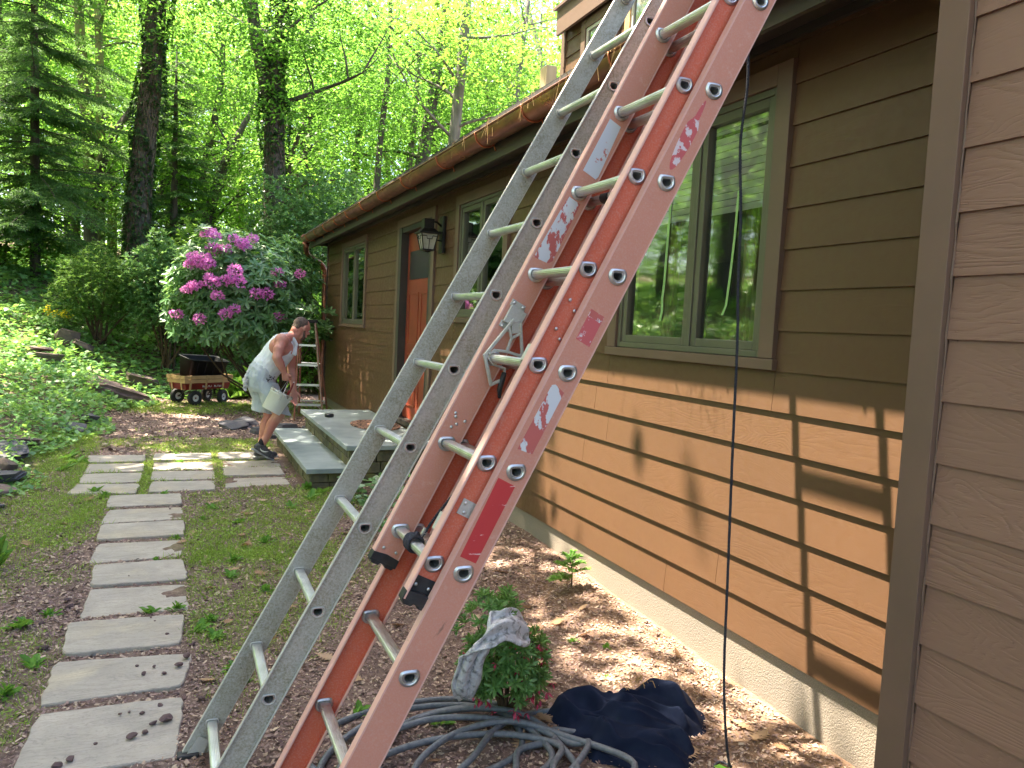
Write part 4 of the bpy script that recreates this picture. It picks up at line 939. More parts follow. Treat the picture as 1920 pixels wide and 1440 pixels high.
def hair(bm):
    ellip(bm, hp(-.024,0,.034), (.092,.0785,.084), HM); ellip(bm, hp(-.062,0,-.012), (.045,.062,.062), HM); ellip(bm, hp(-.016,0,.012), (.055,.0795,.05), HM)
fuse('hair', hair, M['hair'], man, .006, 3, .0015, 120)
def beard(bm):
    ellip(bm, hp(.060,0,-.086), (.036,.036,.028), HM)
    for s in (-1, 1): capsule(bm, hp(.012, s*.066, -.03), hp(.05, s*.040, -.082), .012, .016); 
    ellip(bm, hp(.092,0,-.040), (.012,.026,.006), HM)
fuse('beard', beard, M['hair'], man, .005, 2, .001, 120)
mb = MB()
for s in (-1, 1):
    mb.lathe([(.0005,-.009),(.006,-.007),(.009,0),(.006,.007),(.0005,.009)], hp(.080, s*.030, .006), tuple(HM@V3(1,0,0)), 12)
mb.build('eyes', M['white'], man, True)
def tank(bm):
    def st(c, ex, ey): return (c, ex, ey)
    ax = V3(.62,0,.79).normalized(); ex = V3(.79,0,-.62)
    frustum(bm, [st(V3(.84,8.85,.955), ex*.152, V3(0,.175,0)), st(V3(.895,8.85,1.03), ex*.156, V3(0,.172,0)), st(V3(.95,8.85,1.10), ex*.156, V3(0,.170,0)), st(V3(1.0,8.85,1.175), ex*.158, V3(0,.172,0)), st(V3(1.045,8.85,1.24), ex*.157, V3(0.01,.170,0)), st(V3(1.08,8.85,1.29), ex*.148, V3(.015,.150,0)), st(V3(1.10,8.85,1.33), ex*.125, V3(.015,.118,0)), st(V3(1.13,8.85,1.365), ex*.085, V3(.015,.085,0))])
    capsule(bm, V3(1.03,8.775,1.19), V3(1.08,8.79,1.30), .095, .050); capsule(bm, V3(1.10,8.95,1.20), V3(1.15,8.94,1.325), .098, .066)
    for p_, q_ in (((.99,8.775,1.355),(1.04,8.775,1.405)),((1.04,8.775,1.405),(1.10,8.78,1.415)),((1.10,8.78,1.415),(1.165,8.775,1.375)),((1.165,8.775,1.375),(1.20,8.77,1.30)),((1.20,8.77,1.30),(1.185,8.76,1.20))): capsule(bm, V3(*p_), V3(*q_), .021, .021)
fuse('tank_top', tank, M['tank'], man, .007, 4, .006, 14)
def shorts(bm):
    e = V3(.80,0,-.45)
    frustum(bm, [(V3(.885,8.85,1.045), e*.150, V3(0,.165,0)), (V3(.86,8.85,.99), e*.172, V3(0,.180,0)), (V3(.845,8.85,.90), V3(.16,0,-.05), V3(0,.19,0)), (V3(.86,8.85,.82), V3(.165,0,-.02), V3(0,.195,0)), (V3(.89,8.85,.77), V3(.165,0,-.01), V3(0,.19,0))])
    frustum(bm, [(V3(.875,8.77,.90), V3(.14,0,-.03), V3(0,.115,0)), (V3(.925,8.765,.78), V3(.145,0,-.04), V3(0,.115,0)), (V3(.985,8.755,.66), V3(.145,0,-.04), V3(0,.115,0)), (V3(1.02,8.75,.56), V3(.148,0,-.045), V3(0,.118,0))])
    frustum(bm, [(V3(.85,8.945,.90), V3(.14,0,-.02), V3(0,.11,0)), (V3(.865,8.95,.78), V3(.135,0,-.02), V3(0,.112,0)), (V3(.895,8.955,.66), V3(.132,0,-.02), V3(0,.112,0)), (V3(.90,8.955,.535), V3(.138,0,-.02), V3(0,.115,0))])
fuse('shorts', shorts, M['shorts'], man, .007, 4, .008, 11)
def ragf(bm):
    capsule(bm, V3(.715,8.80,1.0), V3(.685,8.79,.90), .022, .035); capsule(bm, V3(.69,8.79,.91), V3(.68,8.80,.80), .036, .018); capsule(bm, V3(.70,8.83,.93), V3(.70,8.83,.84), .03, .02)
fuse('pocket_rag', ragf, M['rag'], man, .006, 2, .012, 30)
mb = MB(); rs = random.Random(3)
for i in range(16):
    p = V3(.93+rs.gauss(0,.022), 8.66+rs.gauss(0,.004), .935+rs.gauss(0,.014)); mb.lathe([(.0004,.0),(rs.uniform(.003,.008),.003),(.0004,.006)], p, (0,-1,.2), 8)
mb.build('paint_stain', M['brownlet'], man)
def shoe(nm, heel, toe, up_, y):
    heel, toe = Vector(heel), Vector(toe); d = (toe-heel).normalized(); sd = V3(0,1,0); u = sd.cross(d)*-1
    if u.z < 0: u = -u
    q = lambda a, b, c: heel+d*a+u*b+sd*c
    def up_f(bm):
        capsule(bm, q(.035,.05,0), q(.06,.085,0), .040, .042); capsule(bm, q(.06,.05,0), q(.15,.042,0), .043, .042); capsule(bm, q(.15,.036,0), q(.225,.028,.004), .043, .032); capsule(bm, q(.09,.075,0), q(.15,.055,0), .034, .03)
    s = fuse('shoe', up_f, M['shoe'], man, .006, 3)
    def sole(bm):
        frustum(bm, [(q(-.012,.0,0), u*.012, sd*.03), (q(.03,.008,0), u*.018, sd*.042), (q(.12,.004,0), u*.014, sd*.040), (q(.20,.004,0), u*.014, sd*.047), (q(.262,.012,.004), u*.010, sd*.028)], 14)
    fuse('sole', sole, M['sole'], s, .006, 2)
    m = MB(); pts = []
    up2 = [(.16,.062),(.13,.035),(.11,.026),(.085,.026),(.066,.036),(.060,.05)]; lo = [(.072,.040),(.09,.036),(.112,.041)]
    m.prism([(a, b) for a, b in up2+lo], 0, .004, lambda a, b, c: q(a, b+.008, -.0455+c*.5+(.004 if a > .14 else 0)-.0015)); m.build('swoosh_mark', M['white'], s)
    def sock(bm): capsule(bm, q(.05,.09,0), q(.055,.135,0), .042, .040)
    return s
shR = shoe('shoe', (.765,8.77,.150), (.985,8.77,.018), 0, 0); shL = shoe('shoe', (.80,8.955,.028), (1.04,8.955,.026), 0, 0)
def socks(bm): capsule(bm, V3(.862,8.77,.205), V3(.872,8.77,.232), .0415, .0405)
fuse('sock', socks, M['sock'], man, .006, 2)
def socks(bm): capsule(bm, V3(.868,8.95,.13), V3(.868,8.95,.165), .0415, .0405)
fuse('sock', socks, M['sock'], man, .006, 2)
# bucket held in the right hand
B0, B1 = V3(.930,8.60,.588), V3(1.040,8.605,.785); bax = (B1-B0).normalized(); bl = (B1-B0).length
bk = empty('paint_bucket', B0, 'white plastic paint bucket crusted at the rim, hanging from the man\'s hand', 'bucket')
mb = MB(); mb.lathe([(.001,0),(.098,0),(.104,.006),(.120,bl),(.126,bl),(.126,bl-.012),(.1225,bl-.014)], B0, bax, 40); mb.lathe([(.001,.004),(.095,.006),(.116,bl),(.12,bl)], B0, bax, 40)
mb.lathe([(.1195,bl-.035),(.124,bl-.034),(.124,bl-.03),(.1205,bl-.028)], B0, bax, 40); mb.build('pail', M['bucket'], bk, True)
mb = MB(); e1 = V3(0,1,0); e2 = bax.cross(e1).normalized(); rs = random.Random(9)
for k in range(60):
    a = 6.283*k/60; r0_ = .121+rs.uniform(-.002,.004); c = B0+bax*(bl-rs.uniform(0,.012))+(e1*math.cos(a)+e2*math.sin(a))*r0_
    mb.obox(c, (bax, (e1*math.cos(a)+e2*math.sin(a)), (e1*-math.sin(a)+e2*math.cos(a))), (rs.uniform(.006,.02), .004, rs.uniform(.004,.008)))
for k in range(26):
    a = 6.283*rs.random(); c = B0+bax*(bl+rs.uniform(-.006,.01))+(e1*math.cos(a)+e2*math.sin(a))*rs.uniform(.1,.125); mb.tube([c, c+V3(rs.gauss(0,.02),rs.gauss(0,.02),rs.gauss(.004,.01))], .002, 5)
mb.build('paint_crust', M['crust'], bk)
mb = MB(); hnd = V3(1.115,8.665,.925); pa = B0+bax*(bl-.03)+e1*-.127; pb = B0+bax*(bl-.03)+e1*.127
mb.tube([pa, pa.lerp(hnd,.3)+V3(0,-.03,0), pa.lerp(hnd,.7)+V3(0,-.02,0), hnd, pb.lerp(hnd,.7)+V3(0,.02,0), pb.lerp(hnd,.3)+V3(0,.03,0), pb], .0028, 8)
lp = B0+bax*.06+e2*.0+e1*-.112; mb.tube([pa, pa-bax*.04+V3(-.02,-.01,0), pa-bax*.09+V3(-.01,-.012,0), pa-bax*.07+V3(.012,-.01,0), pa], .0018, 6)
mb.build('wire_handle', M['rung'], bk, True)
pb_ = empty('paint_brush', V3(1.12,8.60,.80), 'paint brush with a red and white handle standing in the bucket', 'brush')
mb = MB(); mb.tube([(1.10,8.61,.76),(1.125,8.61,.81),(1.150,8.615,.865),(1.162,8.617,.895)], [.016,.013,.010,.007], 10); mb.build('brush_handle', M['red'], pb_, True)
mb = MB(); mb.tube([(1.162,8.617,.895),(1.168,8.618,.905)], [.008,.006], 10); mb.build('handle_tip', M['white'], pb_, True)
mb = MB(); mb.obox(V3(1.078,8.605,.715), (V3(.45,0,.89), V3(0,1,0), V3(.89,0,-.45)), (.05,.03,.008)); mb.build('bristles', M['crust'], pb_)
# ------------------------------------------------------------------ step ladder
sl_ = empty('step_ladder', (1.9, 12.0, 0), 'small orange fibreglass step ladder with aluminium steps behind the man', 'step ladder')
TZ = 1.53; fr = [(V3(1.64,12.0,.02), V3(1.70,12.12,TZ)), (V3(2.055,11.90,.02), V3(1.915,12.06,TZ))]; bk2 = [(V3(1.80,12.62,.02), V3(1.73,12.20,TZ)), (V3(2.24,12.50,.02), V3(1.935,12.13,TZ))]
M['frp_brown'] = simple('brown_fibreglass', (.33,.12,.085), (.24,.10,.075), 9, .6, 0, .2)
M['frp_pink'] = simple('dusty_fibreglass', (.42,.27,.23), (.34,.2,.17), 9, .6, 0, .2)
for i, (a, b) in enumerate(fr):
    mb = MB(); d = (b-a).normalized(); mb.obox((a+b)/2, (d, V3(1,0,0), V3(1,0,0).cross(d).normalized()), ((b-a).length/2, .009 if i == 0 else .009, .035)); bevel(mb.build('front_rail', M['frp_pink'] if i else M['frp_brown'], sl_), .003)
    mb = MB(); mb.box((a.x-.02,a.y-.045,0),(a.x+.02,a.y+.045,.03)); mb.build('foot', M['rubber'], sl_)
for a, b in bk2:
    mb = MB(); d = (b-a).normalized(); mb.obox((a+b)/2, (d, V3(1,0,0), V3(1,0,0).cross(d).normalized()), ((b-a).length/2, .013, .016)); bevel(mb.build('rear_rail', M['frp_brown'], sl_), .003)
for k, z in enumerate((.30,.60,.90,1.20)):
    t = (z-.02)/(TZ-.02); p, q = fr[0][0].lerp(fr[0][1], t), fr[1][0].lerp(fr[1][1], t); mb = MB(); d = (q-p).normalized(); w = V3(0,1,0); w = (w-d*w.dot(d)).normalized()
    mb.obox((p+q)/2, (d, w, d.cross(w)), ((q-p).length/2-.008, .038, .003)); mb.obox((p+q)/2-w*.038+V3(0,0,-.012), (d, w, d.cross(w)), ((q-p).length/2-.008, .003, .014))
    for e, s in ((p, 1), (q, -1)): mb.tube([e+d*s*.01-w*.03+V3(0,0,-.07), e+d*s*.07-w*.03+V3(0,0,-.01)], .005, 5)
    mb.build('step', M['rung'], sl_)
    if k in (0, 2):
        p, q = bk2[0][0].lerp(bk2[0][1], t), bk2[1][0].lerp(bk2[1][1], t); mb = MB(); mb.tube([p, q], .012, 6); mb.build('rear_brace', M['rung'], sl_)
mb = MB(); mb.box((1.68,12.02,TZ), (1.95,12.24,TZ+.05)); bevel(mb.build('top_cap', M['black'], sl_), .008)
# ------------------------------------------------------------------ wagon with bin
wg = empty('wagon', (.38, 14.72, 0), 'red pull wagon with pale wooden stake sides and black pneumatic tyres', 'wagon', None, R(35))
WM = Matrix.Translation((.38, 14.72, 0)) @ Matrix.Rotation(R(35), 4, 'Z')
def wbox(mb, a, b): mb.box(a, b, WM)
mb = MB(); n = 4; Lb, Wb = .46, .225
def tray(z, f): return [WM @ Vector((sx*Lb*f, sy*Wb*f, z)) for sx, sy in ((-1,-1),(1,-1),(1,1),(-1,1))]
mb.add(tray(.27,.94)+tray(.375,1.0)+tray(.375,.97)+tray(.285,.92), [(3,2,1,0)]+[(i,(i+1)%4,4+(i+1)%4,4+i) for i in range(4)]+[(4+i,4+(i+1)%4,8+(i+1)%4,8+i) for i in range(4)]+[(8+i,8+(i+1)%4,12+(i+1)%4,12+i) for i in range(4)]+[(12,13,14,15)])
tr = mb.build('tray', M['red'], wg); bevel(tr, .006)
mb = MB()
for i in range(4):
    c = tray(.378, 1.003); mb.tube([c[i], c[(i+1)%4]], .008, 8)
mb.build('rim', M['red'], tr, True)
cu = bpy.data.curves.new('t', 'FONT'); cu.body = 'RADIO FLYER'; cu.size = .062; cu.shear = .25; cu.extrude = .0008; cu.align_x = 'CENTER'; cu.align_y = 'CENTER'; cu.space_word = 2.6
to = bpy.data.objects.new('t', cu); C.objects.link(to); dg = bpy.context.evaluated_depsgraph_get(); tm = bpy.data.meshes.new_from_object(to.evaluated_get(dg)); bpy.data.objects.remove(to)
TM = WM @ Matrix.Translation((.08, -.2215, .325)) @ Matrix.Rotation(R(90-7), 4, 'X'); tm.transform(TM); link('lettering', tm, M['white'], tr)
def stake(name, side):
    mb = MB()
    for k in range(2):
        z0 = .385+k*.068; o = .004+k*.010
        if side in (-1, 1): wbox(mb, (-Lb-.02-o, side*(Wb+.012+o)-.006, z0), (Lb+.02+o, side*(Wb+.012+o)+.006, z0+.062))
        else:
            s = 1 if side > 0 else -1; wbox(mb, (s*(Lb+.012+o)-.006, -Wb-o, z0), (s*(Lb+.012+o)+.006, Wb+o, z0+.062))
    L_ = (-.36, -.05, .30) if side in (-1, 1) else (-.13, .13)
    for u in L_:
        if side in (-1, 1):
            p, q = WM@Vector((u, side*(Wb-.004), .27)), WM@Vector((u, side*(Wb+.036), .52)); r_ = WM.to_3x3()@Vector((1,0,0))
        else:
            s = 1 if side > 0 else -1; p, q = WM@Vector((s*(Lb-.004), u, .27)), WM@Vector((s*(Lb+.036), u, .52)); r_ = WM.to_3x3()@Vector((0,1,0))
        d = (q-p).normalized(); mb.obox((p+q)/2, (d, r_, d.cross(r_)), ((q-p).length/2, .017, .006))
    bevel(mb.build(name, M['wood'], wg), .002)
for s in (-1, 1, -2, 2): stake('stake_side', s)
def wheel(lx, ly, yaw=0):
    c = WM@Vector((lx, ly, .13)); ax = WM.to_3x3()@Vector((math.sin(yaw), -math.cos(yaw), 0))
    mb = MB(); mb.lathe([(.060,-.03),(.085,-.042),(.118,-.04),(.129,-.022),(.131,.0),(.129,.022),(.118,.04),(.085,.042),(.060,.03)], c, ax, 32)
    w = mb.build('wheel', M['tyre'], wg, True); mb = MB(); mb.lathe([(.001,.012),(.02,.014),(.016,.028),(.024,.024),(.032,.012),(.050,.016),(.060,.030),(.064,.026),(.062,-.026),(.001,-.02)], c, ax, 28); mb.build('rim', M['white'], w, True)
    mb = MB(); mb.lathe([(.001,.034),(.014,.032),(.016,.026)], c, ax, 14); mb.build('hub_cap', M['red'], w, True)
wheel(-.28,-.24); wheel(-.28,.24); wheel(.30,-.22,.35); wheel(.30,.22,.35)
mb = MB()
mb.tube([WM@Vector(p) for p in ((-.28,-.22,.13),(-.28,.22,.13))], .01, 8); mb.tube([WM@Vector(p) for p in ((.30,-.20,.13),(.30,.20,.13))], .01, 8)
for lx in (-.28,.30):
    for s in (-1,1): mb.tube([WM@Vector(p) for p in ((lx,s*.2,.13),(lx+.05,s*.16,.2),(lx-.12 if lx>0 else lx+.14,s*.10,.27))], .009, 6); mb.tube([WM@Vector(p) for p in ((lx,s*.2,.13),(lx+.12,s*.12,.26))], .008, 6)
mb.tube([WM@Vector(p) for p in ((.30,0,.16),(.30,0,.27))], .02, 8); mb.build('undercarriage', M['black'], wg)
bn = empty('storage_bin', WM@Vector((-.03,0,.30)), 'empty black plastic tub standing in the wagon', 'bin')
BT = WM @ Matrix.Translation((0,0,.42)) @ Matrix.Rotation(R(12), 4, 'X') @ Matrix.Rotation(R(3), 4, 'Y') @ Matrix.Diagonal((1.16,1.05,1.05,1))
def rr(f, g, z, n=5, r_=.06):
    out = []
    for sx, sy, a0 in ((1,1,0),(-1,1,90),(-1,-1,180),(1,-1,270)):
        for k in range(n+1): a = R(a0+90*k/n); out.append(BT@Vector((sx*(f-r_)+r_*math.cos(a), sy*(g-r_)+r_*math.sin(a), z-.30)))
    return out
mb = MB(); st_ = [(.29,.15,.29),(.335,.185,.66),(.350,.200,.665),(.352,.202,.680),(.342,.192,.684),(.328,.180,.665),(.28,.14,.30)]; m_ = 24
for f, g, z in st_: mb.v += [tuple(p) for p in rr(f, g, z)]
for i in range(len(st_)-1):
    for k in range(m_): mb.f.append((i*m_+k, i*m_+(k+1)%m_, (i+1)*m_+(k+1)%m_, (i+1)*m_+k)); mb.mi.append(0)
mb.f.append(tuple(range(m_))[::-1]); mb.mi.append(0); mb.f.append(tuple(range(6*m_, 7*m_))); mb.mi.append(0)
mb.build('tub', M['bin'], bn, True); bpy.context.view_layer.update()
mb = MB()
for u in (-.2,-.07,.07,.2):
    p, q = BT@Vector((u,-.152,0)), BT@Vector((u*1.1,-.187,.35)); d = (q-p).normalized(); r_ = WM.to_3x3()@Vector((1,0,0)); mb.obox((p+q)/2, (d, r_, d.cross(r_)), ((q-p).length/2, .012, .004))
mb.build('rib', M['bin'], bn)
# ------------------------------------------------------------------ hose
def spline(P, sub=10, closed=False):
    P = [Vector(p) for p in P]; out = []; n = len(P)
    for i in range(n-1):
        p0, p1, p2, p3 = P[max(i-1,0)], P[i], P[i+1], P[min(i+2,n-1)]
        for k in range(sub):
            t = k/sub; out.append(.5*((2*p1)+(p2-p0)*t+(2*p0-5*p1+4*p2-p3)*t*t+(3*p1-p0-3*p2+p3)*t*t*t))
    return out+[P[-1]]
hs = empty('garden_hose', (.95, 2.7, 0), 'coiled dark grey rubber hose on the ground under the orange ladder', 'hose')
rs = random.Random(21); pts = []
loops = [(.90,2.80,.42,.26,0),(.84,2.66,.46,.30,.15),(1.05,2.50,.36,.34,-.2),(1.0,2.68,.30,.24,.3),(.90,2.52,.48,.30,-.1),(1.14,2.42,.30,.28,.2),(.95,2.42,.42,.26,0.0)]
a = .3
for li, (cx, cy, rx, ry, tl) in enumerate(loops):
    for k in range(9):
        an = a+2*math.pi*k/9; x, y = rx*math.cos(an), ry*math.sin(an); w = k/9; nx_ = loops[min(li+1, len(loops)-1)]
        X_ = (cx*(1-w)+nx_[0]*w)+x*math.cos(tl)-y*math.sin(tl); Y_ = (cy*(1-w)+nx_[1]*w)+x*math.sin(tl)+y*math.cos(tl)
        pts.append((X_, Y_, .014+.004*li+.012*((k*li*7) % 3)))
pts += [(1.38,2.62,.02),(1.48,2.60,.014),(1.62,2.52,.014)]
mb = MB(); mb.tube(spline(pts, 9), .0125, 10); mb.build('hose_coil', M['hose'], hs, True)
mb = MB(); mb.tube(spline([(1.65,2.66,.014),(1.45,2.78,.016),(1.30,2.77,.02),(1.15,2.66,.045),(.98,2.48,.05),(.8,2.40,.02),(.6,2.45,.014),(.45,2.62,.014),(.42,2.76,.014),(.5,2.86,.014)], 10), .0125, 10); mb.build('hose_end', M['hose'], hs, True)
# ------------------------------------------------------------------ navy garment
def cloth():
    nr, na = 60, 190; cx, cy = 1.72, 2.55; Vv = []; Ff = []
    def rad(a):
        c, s = math.cos(a), math.sin(a)
        r_ = 1/math.sqrt((c/.30)**2+(s/.27)**2); r_ *= 1+.13*math.sin(3*a+.6)+.10*math.sin(5*a+2)+.05*math.sin(11*a)
        return r_
    def lobe(x, y, lx, ly, r_, h): d = math.hypot(x-lx, y-ly)/r_; return h*max(0, 1-d*d)
    for i in range(nr+1):
        t = i/nr
        for k in range(na):
            a = 2*math.pi*k/na; r_ = rad(a)*t; x, y = cx+r_*math.cos(a), cy+r_*math.sin(a)
            base = .050*(1-t**4)
            w = mnoise.fractal(Vector((x*5, y*5, 3)), 1, 2, 2)*.12
            wx = mnoise.noise(Vector((x*4, y*4, 9)))*.10; n1 = mnoise.noise(Vector(((x+.7*y+wx)*7.5, (x-y)*2.0, 0))); n2 = mnoise.noise(Vector(((x-.5*y+wx)*3, (x+1.3*y+wx)*9, 5))); n3 = mnoise.noise(Vector(((x+wx)*20, (y-wx)*15, 2)))
            f1 = math.exp(-(n1/.16)**2)*.050; f2 = math.exp(-(n2/.14)**2)*.034+n3*.006
            z = base+(f1+f2+w*.35)*(1-t**3)+lobe(x,y,1.94,2.66,.13,.06)+lobe(x,y,1.54,2.74,.12,.05)
            z = max(z, .0)*min(1, (1-t)*9)**.5+.003+.004*(1-t)
            Vv.append((x, y, hz(x, y)+z))
    for i in range(nr):
        for k in range(na): Ff.append((i*na+k, i*na+(k+1)%na, (i+1)*na+(k+1)%na, (i+1)*na+k))
    me = bpy.data.meshes.new('garment'); me.from_pydata(Vv, [], Ff); o = link('dropped_sweatshirt', me, M['navy'], None, True)
    s = o.modifiers.new('ss', 'SUBSURF'); s.levels = 0; s.render_levels = 1; tag(o, 'crumpled navy blue sweatshirt dropped on the mulch beside the hose', 'sweatshirt')
    return o
cloth()
mb = MB(); rs = random.Random(8)
for i in range(40):
    x, y = 1.80+rs.gauss(0,.07), 2.70+rs.gauss(0,.03); z = .125+rs.uniform(0,.02); a = rs.uniform(0,6.28); l = rs.uniform(.02,.06); mb.tube([(x,y,z),(x+l*.5*math.cos(a),y+l*.5*math.sin(a),z+.012),(x+l*math.cos(a),y+l*math.sin(a),z-.004)], .0013, 4)
tag(mb.build('dry_straw', M['straw']), 'wisps of dry straw lying on the navy sweatshirt', 'straw', None, 'stuff')
# ------------------------------------------------------------------ near plants, leaves, stones
def rosettes(pos, nl, rad, tpl, up=.45, jit=.25, nrm=None, wid=1.0):
    """whorls of leaves: pos (N,3), nl leaves each"""
    n = len(pos); P = np.repeat(pos, nl, 0); az = np.repeat(rng.uniform(0, 6.28, n), nl)+np.tile(np.arange(nl)*2*np.pi/nl, n)+rng.normal(0, .15, n*nl)
    pit = rng.normal(up, jit, n*nl); rol = rng.normal(0, .3, n*nl); sc = rad*rng.uniform(.7, 1.15, n*nl)
    Rm = rots(az, pit, rol)
    if nrm is not None:     # tip the whole whorl towards nrm
        N_ = np.repeat(nrm, nl, 0); z = np.array([0,0,1.]); v = np.cross(np.broadcast_to(z, N_.shape), N_); c = N_[:,2]; K = np.zeros((len(N_),3,3))
        K[:,0,1]=-v[:,2];K[:,0,2]=v[:,1];K[:,1,0]=v[:,2];K[:,1,2]=-v[:,0];K[:,2,0]=-v[:,1];K[:,2,1]=v[:,0]
        T = np.eye(3)+K+np.einsum('nij,njk->nik', K, K)/(1+c+1e-3)[:,None,None]; Rm = np.einsum('nij,njk->nik', T, Rm)
    s3 = np.stack([sc, sc*wid, sc], -1)
    return scat(tpl, P, Rm, s3)
def ellpts(n, c, r_, shell=.35, low=-1.0):
    d = rng.normal(size=(n*3, 3)); d /= np.linalg.norm(d, axis=1)[:, None]; d = d[d[:, 2] > low][:n]
    q = (1-shell*rng.random(len(d))**1.3)[:, None]; return np.array(c)+d*np.array(r_)*q, d
# azalea bush by the wall, with a paint rag thrown over it
az_ = empty('azalea_bush', (1.27, 2.83, 0), 'small green azalea with withered red blooms beside the hose', 'bush')
p1, d1 = ellpts(215, (1.25,2.80,.235), (.175,.165,.19), .45, -.75); p2, d2 = ellpts(26, (1.21,2.80,.44), (.12,.12,.10), .3, 0); p2 = np.vstack([p2, np.array([[1.13,2.80,.53],[1.15,2.84,.52],[1.11,2.78,.50],[1.05,2.85,.44],[1.07,2.82,.42],[1.27,2.8,.46],[1.30,2.84,.42],[1.03,2.8,.40]])]); d2 = np.vstack([d2, np.tile([0,0,1.], (8,1))])
pp = np.vstack([p1, p2]); dd = np.vstack([d1, d2]); dd[:, 2] += .6; dd /= np.linalg.norm(dd, axis=1)[:, None]
V_, F_ = join(rosettes(pp, 9, .046, LEAF2, .5, .3, dd, .72), rosettes(pp+dd*.010, 5, .030, LEAF2, 1.0, .2, dd, .7)); npmesh('foliage', V_, F_, M['azalea'], az_)
p3, d3 = ellpts(95, (1.26,2.80,.20), (.19,.18,.19), .25, -.9); V_, F_ = rosettes(p3, 4, .030, LEAF, -.7, .5, None, .7); npmesh('withered_bloom', V_, F_, M['redpetal'], az_)
mb = MB(); rs = random.Random(2)
for i in range(18):
    a = rs.uniform(0,6.28); r_ = rs.uniform(.05,.15); mb.tube([(1.27,2.83,-.01),(1.27+r_*.5*math.cos(a),2.82+r_*.5*math.sin(a),.13),(1.26+r_*math.cos(a),2.81+r_*math.sin(a),rs.uniform(.22,.36))], [.008,.005,.003], 5)
mb.build('stem', M['twig'], az_)
def raggy():
    cen = [(1.30,2.70,.40),(1.23,2.66,.455),(1.15,2.63,.475),(1.08,2.62,.455),(1.045,2.63,.39),(1.03,2.65,.31),(1.035,2.68,.23),(1.05,2.71,.17)]
    cen = spline(cen, 9); n = len(cen); m = 26; Vv = []; Ff = []
    for i, p in enumerate(cen):
        t = i/(n-1); hang = min(1, max(0, (t-.35)/.25)); w = .078*(.55+.45*math.sin(min(1,t*5)*1.57))*(1-.60*max(0,t-.45)/.55)*(1+.18*math.sin(t*17))
        wv = Vector((.12,.62,.70)).lerp(Vector((1,-.1,.15)), hang)
        for k in range(m):
            u = k/(m-1)*2-1; fold = .016*math.sin(u*6+4*t)+.018*mnoise.noise(Vector((u*2.2, t*7, 1)))+.01*mnoise.noise(Vector((u*6, t*16, 4)))
            q = p+wv*(u*w)+Vector((-.15,-.75,.6)).normalized()*(fold-.022*u*u); Vv.append(tuple(q))
    for i in range(n-1):
        for k in range(m-1): Ff.append((i*m+k, i*m+k+1, (i+1)*m+k+1, (i+1)*m+k))
    me = bpy.data.meshes.new('rag'); me.from_pydata(Vv, [], Ff); o = link('paint_cloth', me, M['rag'], None, True); s_ = o.modifiers.new('s', 'SOLIDIFY'); s_.thickness = .007
    tag(o, 'paint stained grey and white cloth draped over the azalea', 'cloth')
raggy()
# arborvitae seedling
fe = empty('cedar_seedling', (2.20, 4.02, hz(2.2,4.02)), 'tiny bright green cedar seedling in the mulch near the foundation', 'seedling')
gz = hz(2.2, 4.02); mb = MB(); mb.tube([(2.20,4.02,gz-.01),(2.20,4.02,gz+.10),(2.17,4.01,gz+.19)], [.006,.004,.002], 6); mb.build('stem', M['twig'], fe)
P = []; Az = []; Pi = []
for b in range(17):
    z = gz+.05+.009*b; a = b*2.4+rng.uniform(0,.5) if b > 4 else 3.1+rng.normal(0,.5); L = .15*(1-b/22) if b > 4 else .17
    for k in range(16):
        t = k/16; q = np.array([2.19+math.cos(a)*L*t, 4.02+math.sin(a)*L*t, z+.05*t-.03*t*t])
        for s in (-1, 1): P.append(q); Az.append(a+s*.8); Pi.append(rng.normal(.25,.2))
Rm = rots(np.array(Az), np.array(Pi), rng.normal(0,.4,len(P))); V_, F_ = scat(LEAF, np.array(P), Rm, rng.uniform(.02,.038,len(P))); npmesh('foliage', V_, F_, M['fern'], fe)
# fallen oak leaves
def oak_leaf(seed):
    rs = random.Random(seed); pts = []; n = 7
    for k in range(2*n+1):
        t = k/(2*n); w = (.13 if k % 2 == 0 else .36)*math.sin(math.pi*min(.97,t+.08))*rs.uniform(.75,1.2)+.01; pts.append((t, w))
    o = [(0,0)]+[(a,b) for a,b in pts]+[(1.06,0)]+[(a-.02,-b*rs.uniform(.85,1.1)) for a,b in pts[::-1]]
    mb = MB(); c = rs.uniform(-.5,.7); c2 = rs.uniform(-.3,.5); Z_ = lambda x, y: .12*c*(x-.5)**2*2+.5*c2*y*y+rs.uniform(-.012,.012)
    sp = [(i/(2*n+1), 0) for i in range(1, 2*n+1)]
    m = len(pts); mb.v = [(x-.5, y, Z_(x, y)+.02) for x, y in o]; b0 = len(mb.v); mb.v += [(x-.5, 0, Z_(x, 0)-.004) for x, _ in pts]
    for i in range(m-1):
        mb.f.append((1+i, 2+i, b0+i+1, b0+i)); j = m+2+(m-1-i); mb.f.append((b0+i, b0+i+1, j-1, j)); mb.mi += [0, 0]
    mb.f.append((m, m+1, b0+m-1)); mb.f.append((m+1, m+2, b0+m-1)); mb.mi += [0, 0]; mb.f.append((0, 1, b0)); mb.f.append((2*m+1, 0, b0)); mb.mi += [0, 0]
    return mb.build('fallen_leaf', M['dead'], None, True)
protos = [oak_leaf(i) for i in range(7)]; rs = random.Random(77); k = 0
